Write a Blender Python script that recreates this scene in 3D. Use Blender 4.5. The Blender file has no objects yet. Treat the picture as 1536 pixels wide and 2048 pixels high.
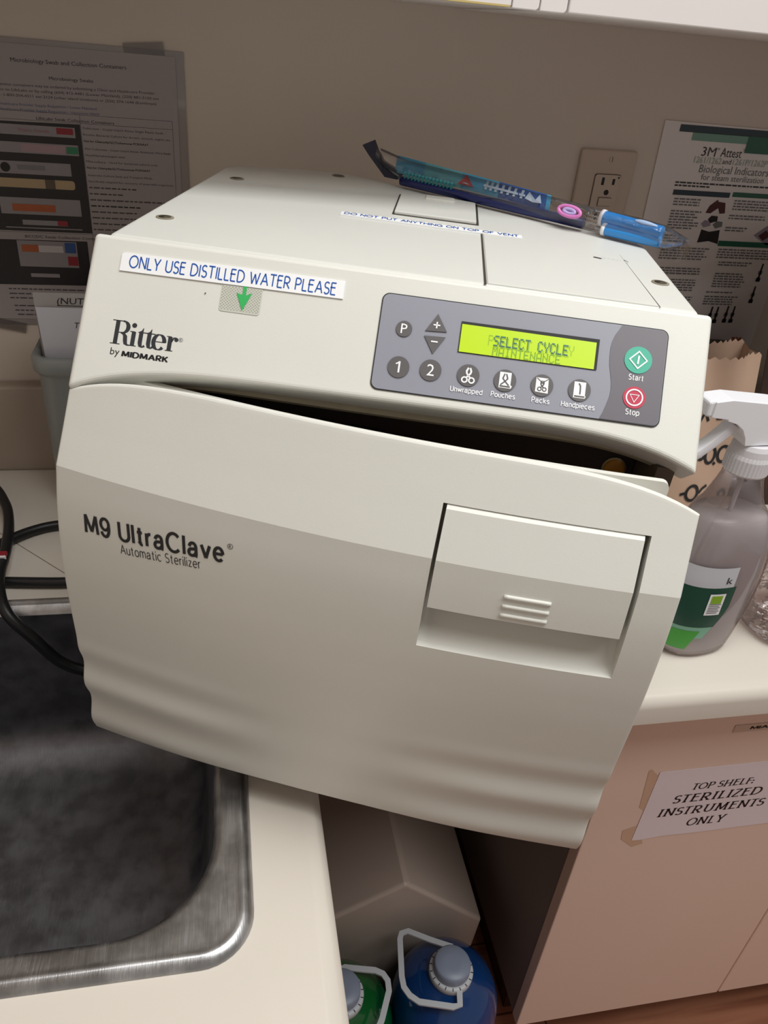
import bpy, bmesh, math, random
from math import sin, cos, pi, radians, sqrt
from mathutils import Vector, Matrix
random.seed(7)
S = bpy.context.scene
COL = S.collection

# ------------------------------------------------------------------ camera, world, light, exposure
cam_d = bpy.data.cameras.new('camera'); cam = bpy.data.objects.new('camera', cam_d); COL.objects.link(cam)
cam_d.sensor_fit = 'VERTICAL'; cam_d.sensor_height = 36.0; cam_d.sensor_width = 27.0
cam_d.lens = 1555.65 * 36.0 / 2048.0
cam_d.clip_start = 0.01
cam.location = (-0.05605, -0.94838, 0.52535)
cam.rotation_euler = (1.00508, -0.085049, -0.183661)
S.camera = cam
world = bpy.data.worlds.new('world'); S.world = world; world.use_nodes = True
world.node_tree.nodes['Background'].inputs[0].default_value = (1.0, 0.93, 0.86, 1)
world.node_tree.nodes['Background'].inputs[1].default_value = 0.27
def area(name, loc, target, sx, sy, power, color):
    l = bpy.data.lights.new(name, 'AREA'); l.shape = 'RECTANGLE'; l.size = sx; l.size_y = sy; l.energy = power; l.color = color
    o = bpy.data.objects.new(name, l); COL.objects.link(o); o.location = loc
    o.rotation_euler = (Vector(target) - Vector(loc)).to_track_quat('-Z', 'Y').to_euler()
    return o
area('ceiling_light', (0.45, -0.68, 1.58), (0.45, -0.68, 0), 1.2, 0.44, 14.8, (0.98, 1.0, 0.985))
area('front_fill_light', (0.85, -1.25, 1.58), (0.85, -1.25, 0), 1.2, 0.46, 12.0, (0.98, 1.0, 0.985))  # added fill for the cabinet and door fronts, not a known fixture
S.view_settings.view_transform = 'Standard'
S.view_settings.look = 'None'
S.view_settings.exposure = 0.10
S.view_settings.gamma = 1.0
S.view_settings.use_curve_mapping = False

# ------------------------------------------------------------------ materials
def lin(h):
    r = [int(h[i:i+2], 16) / 255 for i in (0, 2, 4)]
    return tuple((c / 12.92 if c <= 0.04045 else ((c + 0.055) / 1.055) ** 2.4) for c in r) + (1,)
MATS = {}
def mat(name, hexc, rough=0.5, metal=0.0, bump=0.0, bscale=200.0, var=0.0, vscale=8.0, spec=0.5, emit=0.0, coat=0.0):
    if name in MATS: return MATS[name]
    m = bpy.data.materials.new(name); m.use_nodes = True; nt = m.node_tree; b = nt.nodes['Principled BSDF']
    c = lin(hexc)
    b.inputs['Base Color'].default_value = c
    b.inputs['Roughness'].default_value = rough
    b.inputs['Metallic'].default_value = metal
    b.inputs['Specular IOR Level'].default_value = spec
    b.inputs['Coat Weight'].default_value = coat
    if emit:
        b.inputs['Emission Color'].default_value = c; b.inputs['Emission Strength'].default_value = emit
    tc = nt.nodes.new('ShaderNodeTexCoord')
    if bump:
        n = nt.nodes.new('ShaderNodeTexNoise'); n.inputs['Scale'].default_value = bscale; n.inputs['Detail'].default_value = 3
        bp = nt.nodes.new('ShaderNodeBump'); bp.inputs['Strength'].default_value = bump; bp.inputs['Distance'].default_value = 0.002
        nt.links.new(tc.outputs['Object'], n.inputs['Vector']); nt.links.new(n.outputs['Fac'], bp.inputs['Height'])
        nt.links.new(bp.outputs['Normal'], b.inputs['Normal'])
    if var:
        n = nt.nodes.new('ShaderNodeTexNoise'); n.inputs['Scale'].default_value = vscale; n.inputs['Detail'].default_value = 4
        r = nt.nodes.new('ShaderNodeMixRGB'); r.inputs[1].default_value = c
        r.inputs[2].default_value = tuple(x * (1 - var) for x in c[:3]) + (1,)
        nt.links.new(tc.outputs['Object'], n.inputs['Vector']); nt.links.new(n.outputs['Fac'], r.inputs[0])
        nt.links.new(r.outputs[0], b.inputs['Base Color'])
    MATS[name] = m
    return m
def clear_mat(name, tint, gloss=0.06, rough=0.05, body=0.0, bodyhex='D8D8DA', wrinkle=0.0):
    m = bpy.data.materials.new(name); m.use_nodes = True; nt = m.node_tree
    for n in list(nt.nodes): nt.nodes.remove(n)
    out = nt.nodes.new('ShaderNodeOutputMaterial')
    t = nt.nodes.new('ShaderNodeBsdfTransparent'); t.inputs[0].default_value = lin(tint)
    g = nt.nodes.new('ShaderNodeBsdfGlossy'); g.inputs['Roughness'].default_value = rough
    fr = nt.nodes.new('ShaderNodeFresnel'); fr.inputs['IOR'].default_value = 1.45
    ad = nt.nodes.new('ShaderNodeMath'); ad.operation = 'MULTIPLY_ADD'; ad.inputs[1].default_value = 0.75; ad.inputs[2].default_value = gloss; ad.use_clamp = True
    nt.links.new(fr.outputs[0], ad.inputs[0])
    base = t
    if body:
        d = nt.nodes.new('ShaderNodeBsdfDiffuse'); d.inputs[0].default_value = lin(bodyhex)
        tr = nt.nodes.new('ShaderNodeBsdfTranslucent'); tr.inputs[0].default_value = lin(bodyhex)
        m1 = nt.nodes.new('ShaderNodeMixShader'); m1.inputs[0].default_value = 0.2
        nt.links.new(d.outputs[0], m1.inputs[1]); nt.links.new(tr.outputs[0], m1.inputs[2])
        m2 = nt.nodes.new('ShaderNodeMixShader'); m2.inputs[0].default_value = body
        nt.links.new(t.outputs[0], m2.inputs[1]); nt.links.new(m1.outputs[0], m2.inputs[2]); base = m2
    mx = nt.nodes.new('ShaderNodeMixShader')
    nt.links.new(ad.outputs[0], mx.inputs[0]); nt.links.new(base.outputs[0], mx.inputs[1]); nt.links.new(g.outputs[0], mx.inputs[2])
    if wrinkle:
        tc = nt.nodes.new('ShaderNodeTexCoord'); n = nt.nodes.new('ShaderNodeTexNoise'); n.inputs['Scale'].default_value = 60
        bp = nt.nodes.new('ShaderNodeBump'); bp.inputs['Strength'].default_value = wrinkle; bp.inputs['Distance'].default_value = 0.01
        nt.links.new(tc.outputs['Object'], n.inputs['Vector']); nt.links.new(n.outputs['Fac'], bp.inputs['Height'])
        nt.links.new(bp.outputs['Normal'], g.inputs['Normal']); nt.links.new(bp.outputs['Normal'], fr.inputs['Normal'])
    nt.links.new(mx.outputs[0], out.inputs[0])
    MATS[name] = m
    return m
def steel_mat(name, hexc, rough):
    m = mat(name, hexc, rough, 1.0); nt = m.node_tree; b = nt.nodes['Principled BSDF']
    tc = nt.nodes.new('ShaderNodeTexCoord')
    mp = nt.nodes.new('ShaderNodeMapping'); mp.inputs['Scale'].default_value = (420, 14, 30); mp.inputs['Rotation'].default_value = (0, 0, 0.95)
    n = nt.nodes.new('ShaderNodeTexNoise'); n.inputs['Scale'].default_value = 4; n.inputs['Detail'].default_value = 6
    n2 = nt.nodes.new('ShaderNodeTexNoise'); n2.inputs['Scale'].default_value = 48; n2.inputs['Detail'].default_value = 5
    rr = nt.nodes.new('ShaderNodeMapRange'); rr.inputs[3].default_value = rough - 0.1; rr.inputs[4].default_value = rough + 0.22
    ad = nt.nodes.new('ShaderNodeMath'); ad.operation = 'MULTIPLY'
    bp = nt.nodes.new('ShaderNodeBump'); bp.inputs['Strength'].default_value = 0.12; bp.inputs['Distance'].default_value = 0.001
    nt.links.new(tc.outputs['Object'], mp.inputs[0]); nt.links.new(mp.outputs[0], n.inputs['Vector']); nt.links.new(tc.outputs['Object'], n2.inputs['Vector'])
    nt.links.new(n.outputs['Fac'], ad.inputs[0]); nt.links.new(n2.outputs['Fac'], ad.inputs[1])
    nt.links.new(ad.outputs[0], rr.inputs[0]); rr.inputs[2].default_value = 0.5
    nt.links.new(rr.outputs[0], b.inputs['Roughness'])
    cr = nt.nodes.new('ShaderNodeValToRGB'); c = lin(hexc); cr.color_ramp.elements[0].color = tuple(x*0.72 for x in c[:3]) + (1,); cr.color_ramp.elements[1].color = c
    cr.color_ramp.elements[0].position = 0.38; cr.color_ramp.elements[1].position = 0.62; nt.links.new(n2.outputs['Fac'], cr.inputs[0]); nt.links.new(cr.outputs[0], b.inputs['Base Color'])
    nt.links.new(n.outputs['Fac'], bp.inputs['Height']); nt.links.new(bp.outputs['Normal'], b.inputs['Normal'])
    return m
def wood_mat(name, h1, h2, scale=(3, 40, 40), planks=False):
    m = mat(name, h1, 0.45); nt = m.node_tree; b = nt.nodes['Principled BSDF']
    tc = nt.nodes.new('ShaderNodeTexCoord'); mp = nt.nodes.new('ShaderNodeMapping'); mp.inputs['Scale'].default_value = scale
    n = nt.nodes.new('ShaderNodeTexNoise'); n.inputs['Scale'].default_value = 1.0; n.inputs['Detail'].default_value = 7; n.inputs['Distortion'].default_value = 0.6
    cr = nt.nodes.new('ShaderNodeValToRGB'); cr.color_ramp.elements[0].color = lin(h2); cr.color_ramp.elements[1].color = lin(h1)
    cr.color_ramp.elements[0].position = 0.35; cr.color_ramp.elements[1].position = 0.65
    nt.links.new(tc.outputs['Object'], mp.inputs[0]); nt.links.new(mp.outputs[0], n.inputs['Vector'])
    nt.links.new(n.outputs['Fac'], cr.inputs[0])
    last = cr.outputs[0]
    if planks:
        br = nt.nodes.new('ShaderNodeTexBrick'); br.inputs['Scale'].default_value = 1.0; br.inputs['Brick Width'].default_value = 0.9; br.inputs['Row Height'].default_value = 0.12
        br.inputs['Mortar Size'].default_value = 0.002; br.inputs['Color1'].default_value = (1, 1, 1, 1); br.inputs['Color2'].default_value = (0.8, 0.8, 0.8, 1); br.inputs['Mortar'].default_value = (0.25, 0.2, 0.2, 1)
        mu = nt.nodes.new('ShaderNodeMixRGB'); mu.blend_type = 'MULTIPLY'; mu.inputs[0].default_value = 1
        nt.links.new(tc.outputs['Object'], br.inputs['Vector']); nt.links.new(last, mu.inputs[1]); nt.links.new(br.outputs['Color'], mu.inputs[2]); last = mu.outputs[0]
    nt.links.new(last, b.inputs['Base Color'])
    return m

BEIGE = mat('sterilizer_beige', 'DCDBD4', 0.42, bump=0.025, bscale=900, var=0.05, vscale=14)
TOPBEIGE = mat('cover_beige', 'D6D6D1', 0.38, bump=0.02, bscale=700, var=0.05, vscale=10)
FLANGE = mat('flange_beige', 'B5AA92', 0.55, var=0.25, vscale=90)
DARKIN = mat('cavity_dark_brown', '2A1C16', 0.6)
BLACKP = mat('black_gap', '151312', 0.6)
INK = mat('ink_charcoal', '2A2D33', 0.45)
INKB = mat('ink_black', '16161A', 0.5)
PADGREY = mat('keypad_lavender', '8F909C', 0.38)
PADDARK = mat('keypad_dark', '67636A', 0.38)
BTN = mat('button_grey', '5B5859', 0.4)
WHITEINK = mat('white_ink', 'F4F4F6', 0.5)
TEAL = mat('start_teal', '3DAF93', 0.4)
REDB = mat('stop_red', 'C02A4B', 0.4)
LCD = mat('lcd_lime', 'ACCA06', 0.35, emit=0.30)
LCDINK = mat('lcd_pixel', '2F6A63', 0.4)
LCDGHOST = mat('lcd_ghost', '9CC41C', 0.4)
WHITE = mat('label_white', 'F2F3F5', 0.4)
BLUEINK = mat('label_blue', '0E4FA6', 0.45)
STICK = mat('dotted_sticker', 'C5C7BC', 0.3)
GREENA = mat('arrow_green', '2FB05A', 0.45)
HOLE = mat('screw_hole', '8C8473', 0.6)
WALL = mat('wall_paint', 'D0C3B8', 0.7, bump=0.08, bscale=260, var=0.05, vscale=3)
COUNTER = mat('worktop_laminate', 'DDD5CA', 0.38, var=0.04, vscale=6)
CABIN = mat('cabinet_laminate', 'F4D8C8', 0.45, var=0.06, vscale=4)
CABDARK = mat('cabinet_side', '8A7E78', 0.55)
SHELFW = mat('shelf_white', 'E9E4E2', 0.5, var=0.03, vscale=20)
YELLOWTRIM = mat('yellow_edge', 'C9B478', 0.5)
STEEL = steel_mat('sink_steel', 'C6C6C8', 0.30)
STEELB = steel_mat('basin_steel_shaded', '7E7E83', 0.40)  # darker copy of the sink steel, shade of the bowl put into its colour
RUBBER = mat('black_rubber', '0C0E12', 0.42)
FLOOR = wood_mat('floor_wood', 'B5785A', '8A5038', (2.2, 30, 1), True)
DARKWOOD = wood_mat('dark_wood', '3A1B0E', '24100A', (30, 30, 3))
PAPER = mat('paper_white', 'DDD8DA', 0.5)
PAPERR = mat('paper_guide', 'D9D0CF', 0.32, coat=0.3)
SLEEVE = mat('sleeve_plastic', '948B8A', 0.15, coat=0.6)
OUTLET = mat('outlet_ivory', 'BFAC9E', 0.35)
OUTEDGE = mat('outlet_groove', '5E4F46', 0.6)
BAGP = mat('kraft_paper', 'BFA08A', 0.75, bump=0.25, bscale=30, var=0.15, vscale=12)
GREYP = mat('grey_pouch', '3E3835', 0.5)
WPLAS = mat('white_plastic', 'EDEDF2', 0.35)
RIBW = mat('collar_plastic', 'D9D6DA', 0.35)
TUB = mat('tub_plastic', '8D9190', 0.3)
TUBPAPER = mat('note_paper', 'C9C9D2', 0.6)
CONTW = mat('container_plastic', 'CBB9AD', 0.38)
BLUEL = mat('jug_blue', '0A3870', 0.14, coat=0.5)
GREENL = mat('jug_green', '0A5A26', 0.14, coat=0.5)
CAPG = mat('cap_grey', '8B94A8', 0.4)
HANDL = mat('handle_translucent', 'C9CBD0', 0.4)
SIGNP = mat('sign_paper', 'F4E8EE', 0.45, bump=0.1, bscale=20)
TAPE = mat('tape_residue', 'DAB79E', 0.4)
CLEAR = clear_mat('clear_plastic', 'F3ECEC', 0.03, 0.04, wrinkle=0.0)
CLEARW = clear_mat('crinkled_plastic', 'F4ECEC', 0.05, 0.08, body=0.05, bodyhex='D9CCCA', wrinkle=0.45)
TAPEC = clear_mat('clear_tape', 'E4E0DE', 0.03, 0.2, body=0.12, bodyhex='D5CFCC')
FILM = clear_mat('clear_film', 'F6F4F4', 0.05, 0.08, wrinkle=0.35)
LIQ = mat('cloudy_liquid', 'F1F2F6', 0.12)
_b = LIQ.node_tree.nodes['Principled BSDF']; _b.inputs['Subsurface Weight'].default_value = 1.0; _b.inputs['Subsurface Radius'].default_value = (1, 1, 1); _b.inputs['Subsurface Scale'].default_value = 0.03; _b.inputs['Alpha'].default_value = 0.86

# ------------------------------------------------------------------ mesh builder
class MB:
    def __init__(self): self.v = []; self.f = []; self.m = []; self.s = []; self.mats = []
    def mi(self, m):
        if m not in self.mats: self.mats.append(m)
        return self.mats.index(m)
    def add(self, vs, fs, m, smooth=False):
        o = len(self.v); i = self.mi(m); self.v += [tuple(p) for p in vs]
        for f in fs: self.f.append([o + k for k in f]); self.m.append(i); self.s.append(smooth)
    def box(self, a, b, m, T=None):
        x0, y0, z0 = a; x1, y1, z1 = b
        vs = [Vector(p) for p in ((x0,y0,z0),(x1,y0,z0),(x1,y1,z0),(x0,y1,z0),(x0,y0,z1),(x1,y0,z1),(x1,y1,z1),(x0,y1,z1))]
        if T: vs = [T @ p for p in vs]
        self.add(vs, [(3,2,1,0),(4,5,6,7),(0,1,5,4),(1,2,6,5),(2,3,7,6),(3,0,4,7)], m)
    def poly(self, pts, mp, m):                       # flat outline on a surface
        self.add([mp(*p) for p in pts], [list(range(len(pts)))], m)
    def prism(self, pts, mp0, mp1, m, smooth=False):
        n = len(pts); vs = [mp0(*p) for p in pts] + [mp1(*p) for p in pts]
        self.add(vs, [list(range(n))[::-1], list(range(n, 2*n))] + [(i, (i+1) % n, n + (i+1) % n, n + i) for i in range(n)], m, smooth)
    def loft(self, loops, m, smooth=True, cap0=True, cap1=True, closed=True):
        n = len(loops[0]); vs = [p for l in loops for p in l]; fs = []
        for k in range(len(loops) - 1):
            for i in range(n if closed else n - 1):
                j = (i + 1) % n; fs.append((k*n+i, k*n+j, (k+1)*n+j, (k+1)*n+i))
        if cap0: fs.append(list(range(n))[::-1])
        if cap1: fs.append([(len(loops)-1)*n + i for i in range(n)])
        self.add(vs, fs, m, smooth)
    def lathe(self, prof, m, c=(0,0,0), n=32, axis=None, cap0=True, cap1=True):
        R = Vector((0,0,1)).rotation_difference(Vector(axis)).to_matrix() if axis else Matrix.Identity(3)
        loops = [[Vector(c) + R @ Vector((r*cos(2*pi*i/n), r*sin(2*pi*i/n), z)) for i in range(n)] for r, z in prof]
        self.loft(loops, m, True, cap0, cap1)
    def tube(self, pts, r, m, n=10, sub=6, closed=False):
        P = [Vector(p) for p in pts]
        if sub > 1:
            Q = []; N = len(P); rng = range(N if closed else N - 1)
            for i in rng:
                if closed: a, b, c, d = P[(i-1) % N], P[i], P[(i+1) % N], P[(i+2) % N]
                else: a, b, c, d = P[max(i-1,0)], P[i], P[i+1], P[min(i+2,N-1)]
                for k in range(sub):
                    t = k / sub
                    Q.append(0.5*((2*b)+(c-a)*t+(2*a-5*b+4*c-d)*t*t+(3*b-a-3*c+d)*t*t*t))
            if not closed: Q.append(P[-1])
            P = Q
        loops = []; N = len(P); up = None
        for i in range(N):
            t = (P[(i+1) % N] - P[i-1]) if closed else (P[min(i+1,N-1)] - P[max(i-1,0)])
            t.normalize()
            if up is None: up = t.orthogonal().normalized()
            up = (up - t * up.dot(t)).normalized(); w = t.cross(up)
            rr = r(i / (N-1)) if callable(r) else r
            loops.append([P[i] + (up*cos(2*pi*k/n) + w*sin(2*pi*k/n)) * rr for k in range(n)])
        if closed: loops.append(loops[0]); self.loft(loops, m, True, False, False)
        else: self.loft(loops, m, True, True, True)
    # ---- lettering
    def text(self, s, mp, x, y, cap, m, width=None, align='L', bold=0.0, shear=0.0, rot=0.0):
        vs, fs, w = text_mesh(s, bold)
        sy = cap / CAPH; sx = sy if width is None else width / w
        ox = {'L': 0, 'C': -w*sx/2, 'R': -w*sx}[align]
        cr, sr = cos(rot), sin(rot); out = []
        for a, b in vs:
            u = ox + a*sx + shear*b*sy; v = b*sy
            out.append(mp(x + u*cr - v*sr, y + u*sr + v*cr))
        self.add(out, fs, m)
    def ribbon(self, pts, mp, thick, thin, m, closed=False):
        n = len(pts); L = []; R = []
        for i in range(n):
            if closed: a, b = pts[i-1], pts[(i+1) % n]
            else: a, b = pts[max(i-1,0)], pts[min(i+1,n-1)]
            dx, dy = b[0]-a[0], b[1]-a[1]; l = math.hypot(dx, dy) or 1
            w = (thin + (thick-thin)*abs(dy/l)**1.3) / 2
            k = 1.0
            if 0 < i < n-1 and not closed:
                e = (pts[i][0]-pts[i-1][0], pts[i][1]-pts[i-1][1]); le = math.hypot(*e) or 1
                k = 1 / max(0.45, abs((e[0]*dx + e[1]*dy)/(le*l)))
            nx, ny = -dy/l*w*k, dx/l*w*k
            L.append((pts[i][0]+nx, pts[i][1]+ny)); R.append((pts[i][0]-nx, pts[i][1]-ny))
        vs = [mp(*p) for p in L] + [mp(*p) for p in R]
        fs = [(i, i+1, n+i+1, n+i) for i in range(n-1)]
        if closed: fs.append((n-1, 0, n, 2*n-1))
        self.add(vs, fs, m)
    def strokes(self, s, mp, x, y, cap, m, width=None, align='L', thick=0.12, thin=None, serif=False, shear=0.0, gap=0.2):
        thin = thick if thin is None else thin
        w = 0.0; lay = []
        for ch in s:
            if ch == ' ': w += 0.42; continue
            g = GLYPH[ch]; pl = pr = 0.0
            if serif:
                pl = 0.15 if any(q[0] < 0.1 for q in g[2]) else 0.0; pr = 0.15 if any(q[0] > g[0]-0.1 for q in g[2]) else 0.0
            w += pl; lay.append((w, g)); w += g[0] + gap + pr
        w -= gap; sx = cap if width is None else width / w
        ox = {'L': 0, 'C': -w*sx/2, 'R': -w*sx}[align]
        for o, (gw, paths, ser) in lay:
            M = lambda u, v, o=o: mp(x + ox + (o + u)*sx + shear*v*cap, y + v*cap)
            for p in paths:
                cl = len(p) > 3 and p[0] == p[-1]
                self.ribbon(p[:-1] if cl else p, M, thick, thin, m, cl)
            if serif:
                for sxp, syp in ser: self.ribbon([(sxp-0.15, syp), (sxp+0.15, syp)], M, thin, thin, m)
    def build(self, name, parent=None, bevel=0.0, seg=2, sharp=None, weighted=False, T=None):
        me = bpy.data.meshes.new(name)
        vs = self.v if T is None else [tuple(T @ Vector(p)) for p in self.v]
        me.from_pydata(vs, [], self.f)
        for m in self.mats: me.materials.append(m)
        me.polygons.foreach_set('material_index', self.m); me.polygons.foreach_set('use_smooth', self.s)
        if sharp is not None: me.set_sharp_from_angle(angle=radians(sharp))
        me.update(); me.validate()
        o = bpy.data.objects.new(name, me); COL.objects.link(o)
        if parent: o.parent = parent
        if bevel:
            md = o.modifiers.new('bevel', 'BEVEL'); md.width = bevel; md.segments = seg; md.limit_method = 'ANGLE'; md.angle_limit = radians(35)
        return o
def fix_normals(o):
    bm = bmesh.new(); bm.from_mesh(o.data); bmesh.ops.recalc_face_normals(bm, faces=bm.faces); bm.to_mesh(o.data); bm.free(); return o
_TC = {}
def text_mesh(s, bold=0.0):
    k = (s, bold)
    if k not in _TC:
        c = bpy.data.curves.new('lettering', 'FONT'); c.body = s; c.size = 1; c.resolution_u = 2; c.offset = bold; c.fill_mode = 'FRONT'
        o = bpy.data.objects.new('lettering', c); COL.objects.link(o)
        dg = bpy.context.evaluated_depsgraph_get(); me = o.evaluated_get(dg).to_mesh()
        vs = [(v.co.x, v.co.y) for v in me.vertices]; fs = [list(p.vertices) for p in me.polygons]
        o.evaluated_get(dg).to_mesh_clear()
        bpy.data.objects.remove(o); bpy.data.curves.remove(c)
        x0 = min(v[0] for v in vs); x1 = max(v[0] for v in vs)
        _TC[k] = ([(a - x0, b) for a, b in vs], fs, x1 - x0)
    return _TC[k]
CAPH = max(v[1] for v in text_mesh('H')[0])
def arc(cx, cy, rx, ry, a0, a1, n=12):
    return [(cx + rx*cos(radians(a0 + (a1-a0)*i/n)), cy + ry*sin(radians(a0 + (a1-a0)*i/n))) for i in range(n+1)]
def ring(cx, cy, rx, ry, n=24):
    p = arc(cx, cy, rx, ry, 0, 360, n); p[-1] = p[0]; return p
GLYPH = {
 'A': (0.70, [[(0,0),(0.35,1)], [(0.35,1),(0.70,0)], [(0.13,0.34),(0.57,0.34)]], [(0,0),(0.7,0)]),
 'D': (0.66, [[(0,0),(0,1)], [(0,1),(0.2,1)] + arc(0.2,0.5,0.46,0.5,90,-90) + [(0,0)]], [(0,0),(0,1)]),
 'E': (0.48, [[(0,0),(0,1)], [(0,1),(0.46,1)], [(-0.1,0.6),(0.42,0.6)], [(0,0),(0.48,0)]], [(0,0),(0,1)]),
 'F': (0.46, [[(0,0),(0,1)], [(0,1),(0.46,1)], [(0,0.55),(0.40,0.55)]], [(0,0),(0,1)]),
 'G': (0.74, [arc(0.4,0.5,0.4,0.5,45,340,18) + [(0.76,0.42),(0.48,0.42)]], []),
 'H': (0.62, [[(0,0),(0,1)], [(0.62,0),(0.62,1)], [(0,0.5),(0.62,0.5)]], [(0,0),(0,1),(0.62,0),(0.62,1)]),
 'I': (0.04, [[(0.02,0),(0.02,1)]], [(0.02,0),(0.02,1)]),
 'K': (0.56, [[(0,0),(0,1)], [(0.54,1),(0,0.4)], [(0.18,0.58),(0.56,0)]], []),
 'L': (0.44, [[(0,0),(0,1)], [(0,0),(0.44,0)]], [(0,0),(0,1)]),
 'M': (0.80, [[(0,0),(0.06,1)], [(0.06,1),(0.4,0.1)], [(0.4,0.1),(0.74,1)], [(0.74,1),(0.8,0)]], [(0,0),(0.8,0),(0.04,1),(0.76,1)]),
 'N': (0.62, [[(0,0),(0,1)], [(0,1),(0.62,0)], [(0.62,0),(0.62,1)]], [(0,0),(0,1),(0.62,1)]),
 'O': (0.86, [ring(0.43,0.5,0.43,0.5)], []),
 'P': (0.52, [[(0,0),(0,1)], [(0,1),(0.24,1)] + arc(0.24,0.73,0.27,0.27,90,-90) + [(0,0.46)]], [(0,0),(0,1)]),
 'R': (0.54, [[(0,0),(0,1)], [(0,1),(0.24,1)] + arc(0.24,0.73,0.27,0.27,90,-90) + [(0,0.46)], [(0.2,0.46),(0.54,0)]], [(0,0),(0,1),(0.56,0)]),
 'S': (0.50, [arc(0.26,0.75,0.23,0.25,35,250,10) + arc(0.25,0.26,0.25,0.26,75,-150,12)], []),
 'T': (0.60, [[(0.3,0),(0.3,1)], [(-0.02,1),(0.62,1)]], [(0.3,0)]),
 'U': (0.60, [[(0,1),(0,0.3)] + arc(0.3,0.3,0.3,0.3,180,360) + [(0.6,1)]], [(0,1),(0.6,1)]),
 'V': (0.66, [[(0,1),(0.33,0)], [(0.33,0),(0.66,1)]], [(0,1),(0.66,1)]),
 'W': (0.95, [[(0,1),(0.24,0)], [(0.24,0),(0.48,0.85)], [(0.48,0.85),(0.71,0)], [(0.71,0),(0.95,1)]], [(0,1),(0.95,1)]),
 'Y': (0.62, [[(0,1),(0.31,0.42)], [(0.62,1),(0.31,0.42)], [(0.31,0.42),(0.31,0)]], [(0.31,0),(0,1),(0.62,1)]),
 'Z': (0.56, [[(0.02,1),(0.54,1)], [(0.54,1),(0,0)], [(0,0),(0.56,0)]], []),
 ':': (0.06, [ring(0.03,0.08,0.05,0.05,8), ring(0.03,0.5,0.05,0.05,8)], []),
}
def stem(x, a=0.0, b_=0.7): return [(x, a), (x, b_)]
def rev(p): return p[::-1]
GLYPH.update({
 'a': (0.54, [[(0.05,0.50)] + arc(0.26,0.47,0.20,0.23,150,0,8) + [(0.46,0.08),(0.49,0.0),(0.53,0.0)], [(0.46,0.40),(0.22,0.37)] + arc(0.19,0.19,0.18,0.18,90,270,8) + [(0.32,0.03),(0.46,0.17)]], []),
 'c': (0.50, [arc(0.27,0.35,0.27,0.35,48,312,16)], []), 'd': (0.50, [ring(0.25,0.35,0.25,0.35,20), stem(0.50,0,1)], []),
 'e': (0.53, [[(0.03,0.37),(0.52,0.37)], arc(0.27,0.35,0.26,0.35,3,318,18)], []),
 'h': (0.44, [stem(0,0,1), [(0,0.40)] + arc(0.22,0.45,0.22,0.25,180,0,8) + [(0.44,0)]], []),
 'i': (0.04, [stem(0.02), [(0.02,0.86),(0.02,1.0)]], []), 'k': (0.44, [stem(0,0,1), [(0.40,0.7),(0.0,0.28)], [(0.15,0.43),(0.44,0)]], []),
 'l': (0.04, [stem(0.02,0,1)], []), 'm': (0.76, [stem(0), [(0,0.42)] + arc(0.19,0.48,0.19,0.22,180,0,8) + [(0.38,0)], [(0.38,0.42)] + arc(0.57,0.48,0.19,0.22,180,0,8) + [(0.76,0)]], []),
 'n': (0.44, [stem(0), [(0,0.40)] + arc(0.22,0.45,0.22,0.25,180,0,8) + [(0.44,0)]], []), 'o': (0.54, [ring(0.27,0.35,0.27,0.35,20)], []),
 'p': (0.50, [ring(0.25,0.35,0.25,0.35,20), stem(0,-0.28,0.7)], []), 'r': (0.24, [stem(0), [(0,0.38)] + arc(0.22,0.40,0.22,0.28,180,78,6)], []),
 's': (0.44, [arc(0.23,0.525,0.20,0.175,30,250,9) + arc(0.22,0.18,0.22,0.18,75,-150,10)], []),
 't': (0.34, [[(0.15,0.92),(0.15,0.14)] + arc(0.28,0.14,0.13,0.14,180,285,5), [(0,0.67),(0.32,0.67)]], []),
 'u': (0.44, [stem(0.44), [(0,0.7),(0,0.25)] + arc(0.22,0.25,0.22,0.25,180,360,8)], []), 'v': (0.50, [[(0,0.7),(0.25,0.02)], [(0.25,0.02),(0.50,0.7)]], []),
 'w': (0.74, [[(0,0.7),(0.19,0.02)], [(0.19,0.02),(0.37,0.66)], [(0.37,0.66),(0.55,0.02)], [(0.55,0.02),(0.74,0.7)]], []), 'z': (0.42, [[(0.02,0.66),(0.40,0.66)], [(0.40,0.66),(0.02,0.04)], [(0,0.04),(0.42,0.04)]], []),
 'C': (0.76, [arc(0.41,0.5,0.41,0.5,42,318,20)], []), '9': (0.54, [ring(0.27,0.68,0.26,0.31,20), arc(0.25,0.5,0.28,0.5,15,-150,12)], []),
})
DOT = {'S': '01111 10000 10000 01110 00001 00001 11110', 'E': '11111 10000 10000 11110 10000 10000 11111', 'L': '10000 10000 10000 10000 10000 10000 11111',
 'C': '01110 10001 10000 10000 10000 10001 01110', 'T': '11111 00100 00100 00100 00100 00100 00100', 'Y': '10001 10001 10001 01010 00100 00100 00100',
 'M': '10001 11011 10101 10101 10001 10001 10001', 'A': '01110 10001 10001 10001 11111 10001 10001', 'I': '01110 00100 00100 00100 00100 00100 01110',
 'N': '10001 10001 11001 10101 10011 10001 10001', 'P': '11110 10001 10001 11110 10000 10000 10000'}
def thing(name, label, cat, loc=(0,0,0), rot=(0,0,0), group=None):
    o = bpy.data.objects.new(name, None); COL.objects.link(o); o.location = loc; o.rotation_euler = rot
    o.empty_display_size = 0.05
    return tag(o, label, cat, group)
def tag(o, label, cat, group=None):
    o['label'] = label; o['category'] = cat
    if group: o['group'] = group
    return o
def struct(o, label, cat):
    o['kind'] = 'structure'; o['label'] = label; o['category'] = cat; return o
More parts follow.
